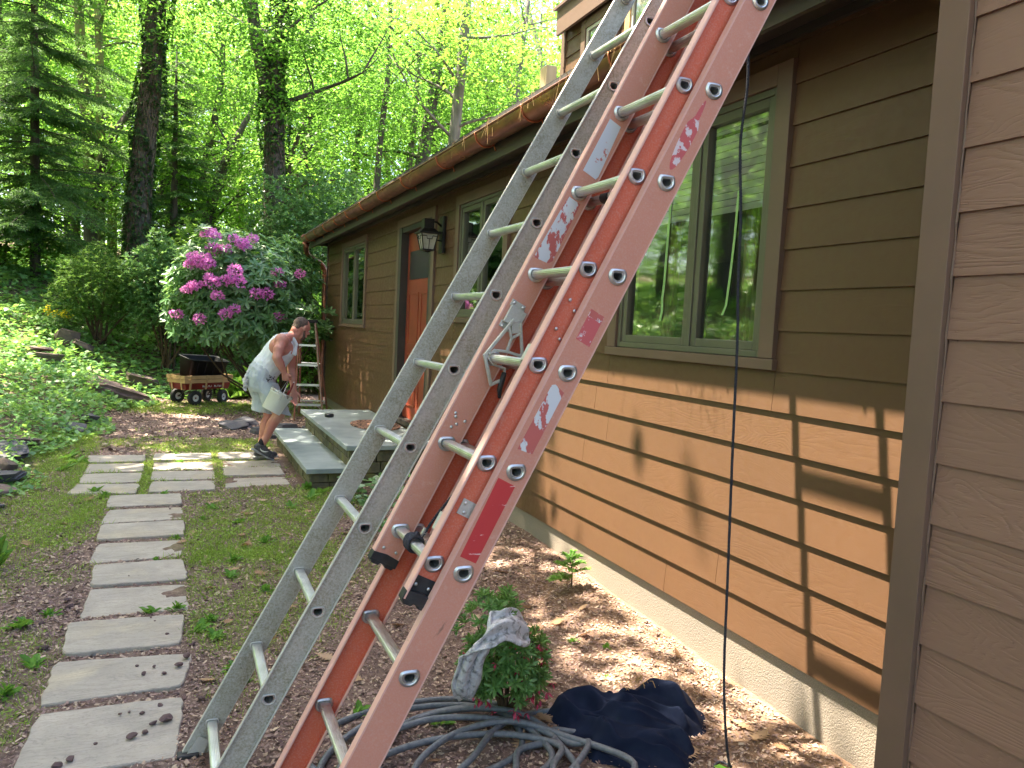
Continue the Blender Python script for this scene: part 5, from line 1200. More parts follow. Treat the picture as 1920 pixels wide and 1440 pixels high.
spots = [(1.19,3.12),(2.28,3.05),(2.04,3.05),(.05,5.71),(.27,4.15),(1.95,3.4),(1.75,3.55),(1.62,3.2),(1.85,2.95),(1.55,3.0),(.75,3.35),(.62,3.15),(1.1,3.9),(1.3,4.2),(1.0,4.6),(.5,4.9),(.8,5.2),(.35,5.0),(.4,5.5),(.2,4.7),(2.1,2.45),(2.2,2.25),(2.05,2.7),(1.30,2.70),(1.15,2.78),(1.36,2.75),(1.44,2.86),(1.25,2.6),(1.7,2.05),(1.9,2.0),(.28,3.7),(.45,3.9),(.15,3.5),(-.65,7.2),(-.75,6.4),(-.9,5.9),(.5,6.5),(.7,6.9),(1.0,6.2),(1.2,5.7),(1.6,4.9),(1.45,5.3),(1.9,4.4),(.3,6.9),(2.1,3.7),(1.5,3.8),(.6,4.3),(.12,5.95),(.9,7.1)]
spots += [(rs.uniform(.3,2.3), rs.uniform(2.2,6.5)) for _ in range(46)]
pl_used = set()
for (x, y) in spots:
    if y > 7.2 and x > 1.05: continue
    pi = rs.randrange(7); o = protos[pi] if pi not in pl_used else protos[pi].copy()
    if pi in pl_used: C.objects.link(o)
    pl_used.add(pi); z = hz(x, y); s_ = rs.uniform(.06,.12); o.location = (x, y, z+.008+.01*rs.random()); o.rotation_euler = (rs.gauss(0,.25), rs.gauss(0,.25), rs.uniform(0,6.28)); o.scale = (s_,s_,s_)
    tag(o, 'dry tan oak leaf lying on the ground', 'leaf', 'fallen oak leaves')
# loose stones
def stone_mesh(name, seed, mat, sub=3):
    bm = bmesh.new(); bmesh.ops.create_icosphere(bm, subdivisions=sub, radius=1); rs = random.Random(seed); off = Vector((rs.random()*50,)*3)
    pl = [(Vector((rs.gauss(0,1),rs.gauss(0,1),rs.gauss(0,1))).normalized(), rs.uniform(.5,.85)) for _ in range(11)]
    for v in bm.verts:
        for n_, d_ in pl:
            q = v.co.dot(n_)
            if q > d_: v.co -= n_*(q-d_)
        v.co += v.co.normalized()*.05*mnoise.noise(v.co*3+off)
    me = bpy.data.meshes.new(name); bm.to_mesh(me); bm.free(); return link(name, me, mat)
sp = [stone_mesh('pebble', i, M['pebble'], 2) for i in range(4)]; used = set()
def put(protos_, i, loc, sc, rot, label, cat, grp, used):
    o = protos_[i]
    if i in used: o = o.copy(); C.objects.link(o)
    used.add(i); o.location = loc; o.scale = sc; o.rotation_euler = rot; return tag(o, label, cat, grp)
pb = [(-.13,3.08,.030),(-.085,3.10,.022),(-.06,3.16,.024),(-.02,3.17,.045),(-.10,3.26,.018),(-.04,3.31,.02),(-.18,3.27,.013),(-.15,3.28,.012),(.02,3.42,.022),(-.11,3.62,.02),(-.07,3.68,.018),(-.14,3.72,.014),(.03,3.66,.03),(.06,3.74,.035),(-.03,3.60,.02),(-.02,4.05,.02),(-.08,4.25,.014),(-.10,4.30,.014),(-.36,2.96,.03),(-.32,2.99,.03),(.09,3.9,.03),(-.55,4.05,.04),(-.5,4.6,.035),(-.52,4.7,.03),(-.6,4.4,.03),(.12,3.35,.03),(-.25,3.08,.012),(.0,5.1,.012),(-.24,5.02,.009),(-.03,6.7,.014)]
for (x, y, s_) in pb:
    on = bool(on_slab(np.array([x]), np.array([y]))[0]); put(sp, rs.randrange(4), (x, y, hz(x,y)+(.013 if on else 0)+s_*.30), (s_*.75, s_*rs.uniform(.5,.7), s_*rs.uniform(.35,.5)), (rs.gauss(0,.1), rs.gauss(0,.1), rs.uniform(0,6.28)),
        'small dark red shale pebble '+('lying on a bluestone slab' if on else 'lying beside the slab path'), 'pebble', 'loose shale pebbles on the slabs' if on else 'loose shale pebbles beside the path', used)
# rocks of the bank
def rock(name, seed, loc, dim, rot, mat, label, sub=4, flat=.0):
    bm = bmesh.new(); bmesh.ops.create_cube(bm, size=2); bmesh.ops.subdivide_edges(bm, edges=bm.edges, cuts=14, use_grid_fill=True); rs = random.Random(seed); off = Vector((rs.random()*90,)*3)
    pl = [(Vector((rs.gauss(0,1),rs.gauss(0,1),rs.gauss(0,.35))).normalized(), rs.uniform(.8,1.1)) for _ in range(10)]
    for v in bm.verts:
        for n_, d_ in pl:
            q = v.co.dot(n_)
            if q > d_: v.co -= n_*(q-d_)
        w = Vector((v.co.x*dim[0], v.co.y*dim[1], v.co.z*dim[2])); l = mnoise.fractal(w*2.2+off, 1, 2, 4); st_ = math.floor(v.co.z*3+l)/3
        v.co += Vector((v.co.x, v.co.y, 0))*(.10*mnoise.noise(Vector((0,0,st_*5))+off)+.05*l); v.co.z += .10*l+.05*mnoise.noise(w*9+off)
        v.co = Vector((v.co.x*dim[0], v.co.y*dim[1], v.co.z*dim[2]))
    me = bpy.data.meshes.new(name); bm.to_mesh(me); bm.free(); o = link(name, me, mat, None, True); o.location = loc; o.rotation_euler = rot
    e = o.modifiers.new('e', 'EDGE_SPLIT'); e.split_angle = R(38); return tag(o, label, 'rock')
rock('ledge_rock', 1, (-1.0,15.0,.14), (.62,1.0,.16), (R(4),R(20),R(20)), M['stone'], 'broad purple-red shale ledge sloping down beside the wagon')
rock('ledge_rock', 2, (-2.35,12.5,.40), (.95,.62,.10), (R(-4),R(25),R(-4)), M['stone'], 'long smooth shale slab sloping out of the ivy on the left bank')
rock('stacked_stone', 3, (-1.70,8.85,.15), (.36,.42,.05), (R(2),R(5),R(12)), M['stone_b'], 'large flat blue-grey stone capping the stack at the left edge')
rock('stacked_stone', 4, (-1.95,9.75,.17), (.55,.42,.06), (R(2),R(9),R(20)), M['stone'], 'sunlit tan-red slab behind the blue-grey capstone')
rock('stacked_stone', 5, (-1.52,8.0,.07), (.24,.2,.04), (R(2),R(-3),R(-10)), M['stone_b'], 'second stone of the left stack, under the blue-grey cap')
rock('stacked_stone', 6, (-1.45,7.5,.03), (.22,.16,.035), (R(2),R(4),R(20)), M['stone'], 'reddish stone at the foot of the left stack')
rock('stacked_stone', 7, (-1.42,8.22,.10), (.08,.08,.075), (R(25),R(10),R(60)), M['stone_m'], 'small upright brownish rock wedged against the left stack')
rock('stacked_stone', 8, (-1.42,6.95,.02), (.2,.16,.03), (R(0),R(0),R(5)), M['stone_b'], 'low grey slab nearest the viewer in the left stack')
rock('flat_stone', 9, (-1.20,11.0,.085), (.17,.20,.035), (R(6),R(-4),R(8)), M['stone_b'], 'flat square purple-grey stone at the edge of the ivy')
rock('flat_stone', 10, (-1.10,11.85,.11), (.12,.13,.05), (R(10),R(10),R(48)), M['stone_b'], 'pointed blue-grey stone behind the flat square one')
rock('wall_stone', 11, (-2.05,15.1,.72), (.30,.2,.075), (R(0),R(4),R(10)), M['stone_m'], 'layered brown stone block half buried in the ivy bank')
rock('wall_stone', 12, (-2.18,15.3,.86), (.24,.18,.03), (R(0),R(4),R(-6)), M['stone'], 'thin brown slab stacked on the layered block in the ivy')
rock('wall_stone', 13, (-1.92,16.7,1.02), (.19,.17,.14), (R(10),R(14),R(30)), M['stone_m'], 'rounded mossy boulder above the layered block')
rock('wall_stone', 14, (-1.62,16.5,.88), (.18,.18,.06), (R(0),R(24),R(20)), M['stone_m'], 'slanting mossy stone right of the rounded boulder')
rock('ledge_rock', 15, (-.58,16.0,.24), (.32,.25,.13), (R(6),R(14),R(15)), M['stone_m'], 'low mossy rock hump left of the wagon')
rock('wall_stone', 16, (-.19,18.2,1.20), (.24,.2,.08), (R(0),R(6),R(0)), M['stone_m'], 'dark layered rock in the ivy left of the rhododendron')
for i, (x, y, a_, b_, c_) in enumerate([(1.1,11.1,.30,.22,.09),(.75,11.6,.34,.26,.10),(1.45,11.3,.28,.25,.12),(1.9,11.2,.35,.2,.10),(1.15,10.55,.18,.13,.05),(.95,12.0,.3,.2,.08),(1.75,10.7,.22,.16,.08),(1.35,10.35,.14,.1,.04)]):
    o = rock('flat_rock', 30+i, (x,y,.02), (a_*.7,b_*.7,c_*.6), (R(rs.uniform(-6,6)),R(rs.uniform(-6,6)),R(rs.uniform(0,180))), M['stone_b'], 'dark flat rock in the shaded rubble behind the man'); o['group'] = 'dark rocks behind the steps'
# ------------------------------------------------------------------ ground litter, grass, weeds
def region(n, x0, x1, y0, y1): return rng.uniform(x0, x1, n), rng.uniform(y0, y1, n)
def chips(n, x0, x1, y0, y1, s0, s1, bias=1.0):
    x, y = region(n, x0, x1, y0, y1); keep = (~on_slab(x, y, .0)) & (rng.random(n) > green(x, y)*.75) & (bankd(x, y) < .4); x, y = x[keep], y[keep]; n = len(x)
    z = H(x, y)+rng.uniform(.0, .010, n); Rm = rots(rng.uniform(0,6.28,n), rng.normal(0,.32,n), rng.normal(0,.32,n)); sc = rng.uniform(s0, s1, n)*rng.choice([.6,.8,1,1.5], n)
    return scat(CHIP, np.stack([x,y,z],-1), Rm, np.stack([sc, sc*rng.uniform(.35,.9,n), sc],-1))
V_, F_ = join(chips(90000, -1.4, 2.5, 1.9, 4.6, .006, .018), chips(70000, -1.6, 2.5, 4.2, 8.5, .010, .024), chips(36000, -1.4, 3, 9, 16, .018, .04))
tag(npmesh('mulch_chips', V_, F_, M['chip']), 'loose reddish brown mulch chips strewn over the soil', 'mulch', None, 'stuff')
def grass(n, x0, x1, y0, y1, h0, h1, w):
    x, y = region(n, x0, x1, y0, y1); keep = (~on_slab(x, y, -.01)) & (rng.random(n) < green(x, y)) & (bankd(x, y) < .6); x, y = x[keep], y[keep]; n = len(x)
    z = H(x, y); sc = rng.uniform(h0, h1, n); Rm = rots(rng.uniform(0,6.28,n), rng.normal(.75,.4,n), rng.uniform(0,3,n)); return scat(BLADE, np.stack([x,y,z],-1), Rm, np.stack([sc, np.full(n, w)*8, sc],-1))
def clover(n, x0, x1, y0, y1, s0, s1):
    x, y = region(n, x0, x1, y0, y1); keep = (~on_slab(x, y, -.01)) & (rng.random(n) < green(x, y)**1.5) & (bankd(x, y) < .6); x, y = x[keep], y[keep]; n = len(x)
    z = H(x, y)+rng.uniform(.004,.03,n); sc = rng.uniform(s0, s1, n); Rm = rots(rng.uniform(0,6.28,n), rng.normal(.1,.3,n), rng.normal(0,.3,n)); return scat(LEAF, np.stack([x,y,z],-1), Rm, sc)
V_, F_ = join(grass(70000, -1.4, 1.6, 2.4, 5.5, .015, .05, .004), grass(90000, -1.5, 1.6, 5.2, 10.8, .02, .06, .006), grass(26000, -1.6, 2.6, 10.5, 16, .03, .08, .012),
              clover(26000, -1.4, 1.6, 2.4, 6, .010, .024), clover(34000, -1.5, 1.7, 5.8, 11, .014, .030), clover(12000, -1.6, 2.6, 10.5, 16, .03, .06))
tag(npmesh('grass', V_, F_, M['grass']), 'thin patchy grass and creeping weeds between mulch and slabs', 'grass', None, 'stuff')
def weed(seed, n, L, up, mat='weed', wid=1.2):
    global rng; sv = rng; rng = np.random.default_rng(seed); P = np.zeros((n, 3)); P[:, :2] = rng.normal(0, .012, (n, 2)); Rm = rots(rng.uniform(0,6.28,n), rng.normal(up,.3,n), rng.normal(0,.3,n)); sc = rng.uniform(.5,1.1,n)*L
    V_, F_ = scat(LEAF2, P, Rm, np.stack([sc, sc*wid, sc*1.6],-1)); rng = sv; return npmesh('weed', V_, F_, M[mat])
wp = [weed(1, 11, .10, .35), weed(2, 16, .07, .5), weed(3, 9, .13, .3), weed(4, 22, .05, .6)]; used = set()
ws = [(-.95,5.0,3,1.0),(.12,4.08,1,1),(.17,4.2,3,1.2),(.2,3.95,1,.9),(-.1,4.42,1,.9),(.02,4.44,3,1),(.25,3.6,1,1),(.3,3.45,3,.9),(-.55,3.85,1,1),(-.62,3.6,3,1.2),(-.7,4.4,1,1.3),(-.58,4.5,3,1),(-.75,3.2,2,.7),(-.65,7.5,1,1.1),(-.55,7.3,3,1.2),(-1.0,8.6,0,1.2),(-.92,9.0,2,1.0),(-1.05,9.3,0,1.4),(.05,8.9,1,.9),(.0,9.3,3,1),(-.1,7.3,1,.8),(.7,3.0,1,.8),(.78,2.95,3,1),(1.0,2.85,0,.7),(.62,2.7,1,.8),(.55,2.95,3,1),(1.2,7.1,1,1.5),(1.15,7.35,3,1.6),(1.1,6.9,0,1.1),(1.35,6.9,1,1.4),(1.25,6.75,3,1.3),(1.9,2.15,0,.9),(1.86,3.35,3,.6),(2.0,3.25,3,.6),(1.7,3.9,3,.8),(.45,6.2,1,1),(.6,5.6,3,1.3),(.7,5.0,1,1.1),(.35,5.2,3,1.2),(.3,6.7,1,1),(.5,4.6,3,1.1),(.33,4.9,1,.9),(1.85,2.98,3,.5),(.9,6.6,0,.8),(1.3,4.0,3,.6),(.2,6.35,3,.8),(.02,5.86,3,.7),(-.1,5.35,3,.7)]
for x, y, i, s_ in ws:
    i2 = i; o = put(wp, i2, (x, y, hz(x, y)), (s_,)*3, (0, 0, rs.uniform(0,6.28)), 'low leafy green weed growing in the patchy ground', 'weed', 'broad leaved weeds', used)
dk = weed(9, 26, .30, 1.15, 'weed', .8); dk.location = (-.98, 5.35, hz(-.98,5.35)); dk.scale = (.75,.75,.75); dk.name = 'dock_plant'; tag(dk, 'upright bright green dock plant at the left edge of the yard', 'plant')
hb = empty('groundcover_plant', (1.62, 6.3, 0), 'round leaved plants in the dark soil behind the aluminium ladder', 'plant')
P = np.stack([rng.uniform(1.35,2.2,60), rng.uniform(5.2,7.0,60), rng.uniform(.06,.2,60)],-1); V_, F_ = rosettes(P, 4, .08, LEAF2, .1, .3, None, 2.2); npmesh('foliage', V_, F_, M['rhodo'], hb)
# bank cover
n = 230000; x = rng.uniform(-11, 5, n); y = rng.uniform(4, 27, n); d = bankd(x, y); dist = np.hypot(x, y)
ck = np.array([mnoise.noise(Vector((a*.9, b*.9, 2))) for a, b in zip(x[:1], y[:1])]); nz = np.sin(x*2.1+1.3*np.sin(y*1.7))*np.sin(y*1.9+1.1*np.sin(x*2.3))
keep = (d > .02+.25*nz) & (rng.random(n) < np.clip(11/dist, .25, 1)**1.1) & (x < 5) & ~((x > 2.3) & (y < 14.2)); x, y, d, dist, nz = (q[keep] for q in (x, y, d, dist, nz)); n = len(x)
z = H(x, y)+np.abs(rng.normal(.07, .05, n))*(1+.8*nz)*np.clip(d*2+.3, .2, 1)+.02; sc = rng.uniform(.05,.10,n)*np.clip(dist/11, .8, 2.2)
Rm = rots(rng.uniform(0,6.28,n), rng.normal(.05,.4,n), rng.normal(0,.4,n)); V_, F_ = scat(LEAF, np.stack([x,y,z],-1), Rm, np.stack([sc, sc*1.25, sc],-1))
tag(npmesh('bank_ivy', V_, F_, M['cover']), 'thick mat of glossy green vinca and ivy covering the bank', 'ground cover', None, 'stuff')
P = np.stack([rng.uniform(1.5,6,900), rng.uniform(15.6,22,900)],-1); P = np.column_stack([P, H(P[:,0],P[:,1])+rng.uniform(.1,.5,900)]); V_, F_ = rosettes(P, 7, .16, LEAF2, .5, .4)
tag(npmesh('undergrowth', V_, F_, M['leaf']), 'leafy low undergrowth at the foot of the far bank', 'undergrowth', None, 'stuff')
n = 40000; x = rng.uniform(-24, -9, n); y = rng.uniform(2, 26, n); z = H(x, y)+np.abs(rng.normal(.1,.08,n)); Rm = rots(rng.uniform(0,6.28,n), rng.normal(.05,.4,n), rng.normal(0,.4,n)); V_, F_ = scat(LEAF, np.stack([x,y,z],-1), Rm, rng.uniform(.12,.24,n))
tag(npmesh('hill_ivy', V_, F_, M['cover']), 'coarser ivy and seedlings covering the upper bank', 'ground cover', None, 'stuff')
# strap-leaved clump behind the wagon
lil = empty('strap_leaf_clump', (1.2, 15.6, 0), 'clump of long strap shaped green leaves right of the black tub', 'plant')
P = np.column_stack([rng.normal(1.15,.22,110), rng.normal(15.7,.2,110), np.full(110,.05)]); Rm = rots(rng.uniform(0,6.28,110), rng.normal(.85,.25,110), rng.normal(0,.3,110)); sc = rng.uniform(.35,.65,110)
V_, F_ = scat(LEAF2, P, Rm, np.stack([sc, sc*.28, sc*2.4],-1)); npmesh('leaves', V_, F_, M['weed'], lil)
yl = empty('yellow_flower', (-2.1, 17.1, .9), 'blue-green plant topped with two clusters of yellow flowers on the bank', 'flower')
gz = .92; P = np.column_stack([rng.normal(-2.1,.17,420), rng.normal(17.1,.15,420), gz+rng.uniform(.0,.50,420)]); V_, F_ = rosettes(P, 4, .05, LEAF2, .7, .4); npmesh('foliage', V_, F_, M['rhodo'], yl)
P = np.vstack([np.column_stack([rng.normal(-2.24,.035,26), rng.normal(16.9,.05,26), 1.49+rng.normal(0,.055,26)]), np.column_stack([rng.normal(-2.0,.08,50), rng.normal(16.9,.06,50), 1.44+rng.normal(0,.045,50)])]); V_, F_ = rosettes(P, 5, .032, LEAF, .5, .4, None, 1.5); npmesh('blossom', V_, F_, M['yellow'], yl)
# ------------------------------------------------------------------ rhododendron
rh = empty('rhododendron', (1.5, 14.1, 0), 'large rhododendron covered in round magenta pink blooms at the house corner', 'shrub')
BL = [(.46,2.86),(.50,2.79),(.79,2.79),(.91,2.73),(1.08,2.82),(.49,2.61),(.65,2.61),(.20,2.47),(.30,2.38),(.42,2.37),(.15,2.33),(.44,2.16),(.48,2.08),(.82,2.29),(.76,2.17),(.88,2.11),(.66,2.12),(.12,1.95),(.27,2.03),(1.47,2.31),(1.52,2.13),(1.83,2.31),(1.16,1.94),(1.30,1.95),(.57,1.88),(.70,1.59),(.83,1.68),(.31,1.50),(1.53,1.59),(-.03,1.55),(.22,2.40),(.36,2.44),(.20,2.00),(.40,2.83),(.34,2.33),(.97,2.70)]
c0 = np.array([1.02,13.85,1.85]); rr_ = np.array([1.22,1.0,1.15])
pos, dr_ = ellpts(1300, c0, rr_, .55, -.95)
lump = 1+.13*np.sin(dr_[:,0]*5+1)*np.cos(dr_[:,2]*4)+.10*np.sin(dr_[:,1]*7+dr_[:,0]*3); pos = c0+(pos-c0)*lump[:,None]
keep = ~((pos[:,2] < 1.15) & (pos[:,0] < .95)) & ~((pos[:,2] < .95+.3*np.sin(pos[:,0]*9)) & (rng.random(len(pos)) < .7)) & (pos[:,0] < 2.26+.0*pos[:,0])
pos, dr_ = pos[keep], dr_[keep]
ex = np.column_stack([rng.uniform(1.6,2.3,60), rng.uniform(12.7,13.4,60), rng.uniform(1.25,1.75,60)]); exd = np.tile([.2,-.6,.6],(60,1))
pos = np.vstack([pos, ex]); dr_ = np.vstack([dr_, exd]); dd = dr_+np.array([0,-.15,.75]); dd /= np.linalg.norm(dd,axis=1)[:,None]
V_, F_ = rosettes(pos, 9, .155, LEAF2, .12, .22, dd, .85); npmesh('foliage', V_, F_, M['rhodo'], rh)
V2, F2 = rosettes(pos[::3]+dd[::3]*.04, 5, .09, LEAF2, .8, .2, dd[::3], .8); npmesh('new_growth', V2, F2, M['azalea'], rh)
for i, (bx, bz) in enumerate(BL):
    q = np.array([bx, 13.2, bz]); v = q-c0; y = c0[1]-rr_[1]*math.sqrt(max(.05, 1-(v[0]/(rr_[0]*1.05))**2-(v[2]/(rr_[2]*1.05))**2))-.05
    sc_ = y/13.2; c = np.array([bx*sc_, y, 1.6+(bz-1.6)*sc_]); n_ = 90; d = rng.normal(size=(n_,3)); d[:,2] = d[:,2]*.9+.35; d /= np.linalg.norm(d,axis=1)[:,None]
    s_ = rng.uniform(.95,1.3); P = c+d*np.array([.070,.070,.058])*s_; Rm = rots(np.arctan2(d[:,1],d[:,0])+rng.normal(0,.9,n_), rng.normal(.2,.7,n_), rng.uniform(-1.5,1.5,n_))
    V_, F_ = scat(LEAF, P, Rm, np.full(n_, .048)*s_); npmesh('flower_truss', V_, F_, M['petal'], rh)
mb = MB(); rs = random.Random(5)
for i in range(26):
    t = pos[rs.randrange(len(pos))]; b = Vector((1.55+rs.gauss(0,.12), 14.2+rs.gauss(0,.1), -.05)); m_ = b.lerp(Vector(t), .5)+Vector((rs.gauss(0,.15), rs.gauss(0,.1), -.12)); mb.tube([b, b.lerp(m_,.5)+Vector((0,0,.05)), m_, Vector(t)], [.03,.022,.015,.006], 6)
mb.build('stem', M['twig'], rh)
# ------------------------------------------------------------------ shrubs behind
def bush(name, label, c, r_, n, nl, L, mat, cat='shrub', up=.4, wid=1.0, group=None, low=-.9, lump=.18):
    b = empty(name, (c[0], c[1], hz(c[0], c[1])), label, cat, group); P, d = ellpts(n, c, r_, .6, low)
    P = np.array(c)+(P-np.array(c))*(1+lump*np.sin(d[:,0]*6+c[0])*np.cos(d[:,2]*5+c[1]))[:,None]; P = P[P[:,2] > H(P[:,0],P[:,1])]
    V_, F_ = rosettes(P, nl, L, LEAF, up, .5, None, wid); npmesh('foliage', V_, F_, M[mat], b)
    mb = MB(); z0 = hz(c[0], c[1])-.05; rs = random.Random(n)
    for i in range(7):
        e = (c[0]+rs.gauss(0,.4*r_[0]), c[1]+rs.gauss(0,.4*r_[1]), c[2]+rs.uniform(-.2,.5)*r_[2]); mb.tube([(c[0]+rs.gauss(0,.06), c[1]+rs.gauss(0,.06), z0), ((c[0]+e[0])/2, (c[1]+e[1])/2, (z0+e[2])/2+.1), e], [.03,.02,.008], 6)
    mb.build('stem', M['twig'], b); return b
bush('yew_bush', 'dark rounded yew with feathery needles on the bank below the spruce', (-1.45,17.2,1.95), (.85,.75,.85), 2600, 6, .07, 'yew', wid=.5)
bush('evergreen_shrub', 'glossy pale green broadleaf shrub left of the rhododendron', (-.20,16.7,2.0), (.85,.7,1.05), 2600, 7, .075, 'rhodo')
bush('evergreen_shrub', 'dense dark evergreen shrub just behind the rhododendron', (.6,17.5,2.1), (1.2,.8,1.3), 2600, 6, .09, 'leaf_d')
bush('evergreen_shrub', 'tall loose dark shrub above the far end of the gutter', (2.9,18.5,3.0), (1.7,1.2,2.0), 4200, 7, .10, 'rhodo')
bush('evergreen_shrub', 'bushy green shrub at the foot of the slope past the step ladder', (2.5,15.9,1.1), (.9,.6,1.0), 1600, 6, .09, 'leaf')
bush('evergreen_shrub', 'broad leafy shrub between the yew and the spruce trunk', (-3.6,20.5,2.9), (1.3,1.0,.9), 1800, 6, .08, 'leaf_d')
# ------------------------------------------------------------------ conifers
def spruce(x, y, Ht, Rl, z_low, label, seed, lean=0):
    z0 = hz(x, y)-.1; t = empty('spruce', (x, y, z0), label, 'tree'); rs = np.random.default_rng(seed)
    mb = MB(); mb.tube([(x,y,z0),(x+lean*.3,y,z0+Ht*.4),(x+lean*.7,y,z0+Ht*.75),(x+lean,y,z0+Ht)], [.11,.085,.05,.01], 10)
    mb.build('trunk', M['bark'], t, True)
    P, Az, Pi, Sc = [], [], [], []; bm_ = MB(); z = z_low
    while z < z0+Ht-.2:
        f = 1-(z-z_low)/(z0+Ht-z_low); L0 = Rl*(.25+.75*f**.8)
        for b in range(5):
            a = rs.uniform(0, 6.28); L = L0*rs.uniform(.55,1.15); n = int(L/.06); dz0 = rs.uniform(-.28,.22); zj = z+rs.uniform(-.14,.14); lx = x+lean*((z-z0)/Ht)
            pts = []
            for k in range(n+1):
                s = k/n*L; pts.append(np.array([lx+math.cos(a)*s, y+math.sin(a)*s, zj+dz0*s-.26*s*s/L0+.20*(s/L)**3*L0*.5+.03*math.sin(s*9+b)]))
            bm_.tube([tuple(pts[0]), tuple(pts[n//2]), tuple(pts[n])], [.018,.011,.004], 4, False)
            for k in range(1, n+1):
                tw = .36*L0/2*(1-.55*k/n)+.10
                for s in (-1, 1):
                    m = max(2, int(tw/.06)); aa = a+s*rs.uniform(.7,1.0)
                    for j in range(m):
                        q = pts[k]+np.array([math.cos(aa), math.sin(aa), -.42])*tw*(j+.3)/m
                        for e in (-1, 1): P.append(q); Az.append(aa+e*.6); Pi.append(rs.normal(-.35,.35)); Sc.append(rs.uniform(.05,.10))
        z += rs.uniform(.22,.34)*(1.0 if f > .3 else .8)
    P = np.array(P); Rm = rots(np.array(Az), np.array(Pi), rs.uniform(-.8,.8,len(P))); Sc = np.array(Sc)*1.15; V_, F_ = scat(LEAF, P, Rm, np.stack([Sc, Sc*.55, Sc],-1))
    npmesh('crown', V_, F_, M['spruce'], t); bm_.build('branch', M['bark'], t); return t
spruce(-2.95, 20.3, 10.5, 2.5, 3.1, 'dark spruce with a bare lower trunk and drooping boughs at the left edge', 11, -.1)
spruce(-.15, 22.5, 6.2, 1.9, 2.9, 'smaller dark spruce half hidden behind the ivy covered trunk', 12)
# ------------------------------------------------------------------ broadleaf trees
def limb(mb, p, d, L, r0_, rs, depth=0, sway=.25):
    pts = [Vector(p)]; dd = Vector(d).normalized(); n = 6
    for i in range(n):
        dd = (dd+Vector((rs.gauss(0,sway*.4), rs.gauss(0,sway*.4), rs.gauss(.03,.10)))).normalized(); pts.append(pts[-1]+dd*L/n)
    mb.tube(pts, [r0_*(1-.85*i/n) for i in range(n+1)], 6, False)
    if depth < 1:
        for k in (2, 3, 4, 5): limb(mb, pts[k], (dd+Vector((rs.gauss(0,.8), rs.gauss(0,.8), rs.gauss(.1,.3)))).normalized(), L*.5, r0_*.4, rs, depth+1)
    return pts
def sprays(N, c, r_, nleaf, cs, L, seed, flat=.22, low=-1.0, top_bias=0):
    rs = np.random.default_rng(seed); d = rs.normal(size=(N,3)); d /= np.linalg.norm(d,axis=1)[:,None]; q = rs.random(N)**.45; cl = np.array(c)+d*q[:,None]*np.array(r_)
    n = N*nleaf; K = np.repeat(cl, nleaf, 0); rad = np.repeat(cs*rs.uniform(.6,1.3,N), nleaf)*np.sqrt(rs.random(n)); a = rs.uniform(0,6.28,n)
    tl = np.repeat(rs.normal(0,.22,N), nleaf); ta = np.repeat(rs.uniform(0,6.28,N), nleaf)
    dx, dy = rad*np.cos(a), rad*np.sin(a); dz = (dx*np.cos(ta)+dy*np.sin(ta))*tl-.22*rad**2/cs+rs.normal(0, flat*.35*cs, n)
    P = K+np.stack([dx,dy,dz],-1); Rm = rots(a+rs.normal(0,.7,n), rs.normal(-.28,.35,n), rs.normal(0,.45,n)); sc = L*rs.uniform(.65,1.2,n); return scat(LEAF, P, Rm, sc)
def mesh_only(name, VF, mat):
    o = npmesh(name, VF[0], VF[1], mat); return o
def trunk_mesh(pts, rad, mat, seed, n=12, limbs=0, zl=4, name='trunk', parent=None, LL=3.0):
    mb = MB(); sp_ = spline(pts, 6); m = len(sp_); rr2 = np.interp(np.linspace(0,1,m), np.linspace(0,1,len(rad)), rad); mb.tube(sp_, list(rr2), n)
    if limbs:
        rs = random.Random(seed)
        for i in range(limbs):
            k = rs.randrange(int(m*.35), m-1); a = rs.uniform(0,6.28); limb(mb, sp_[k], (math.cos(a), math.sin(a), rs.uniform(.1,.8)), LL*rs.uniform(.6,1.2), rr2[k]*.34, rs)
    return mb.build(name, mat, parent, True)
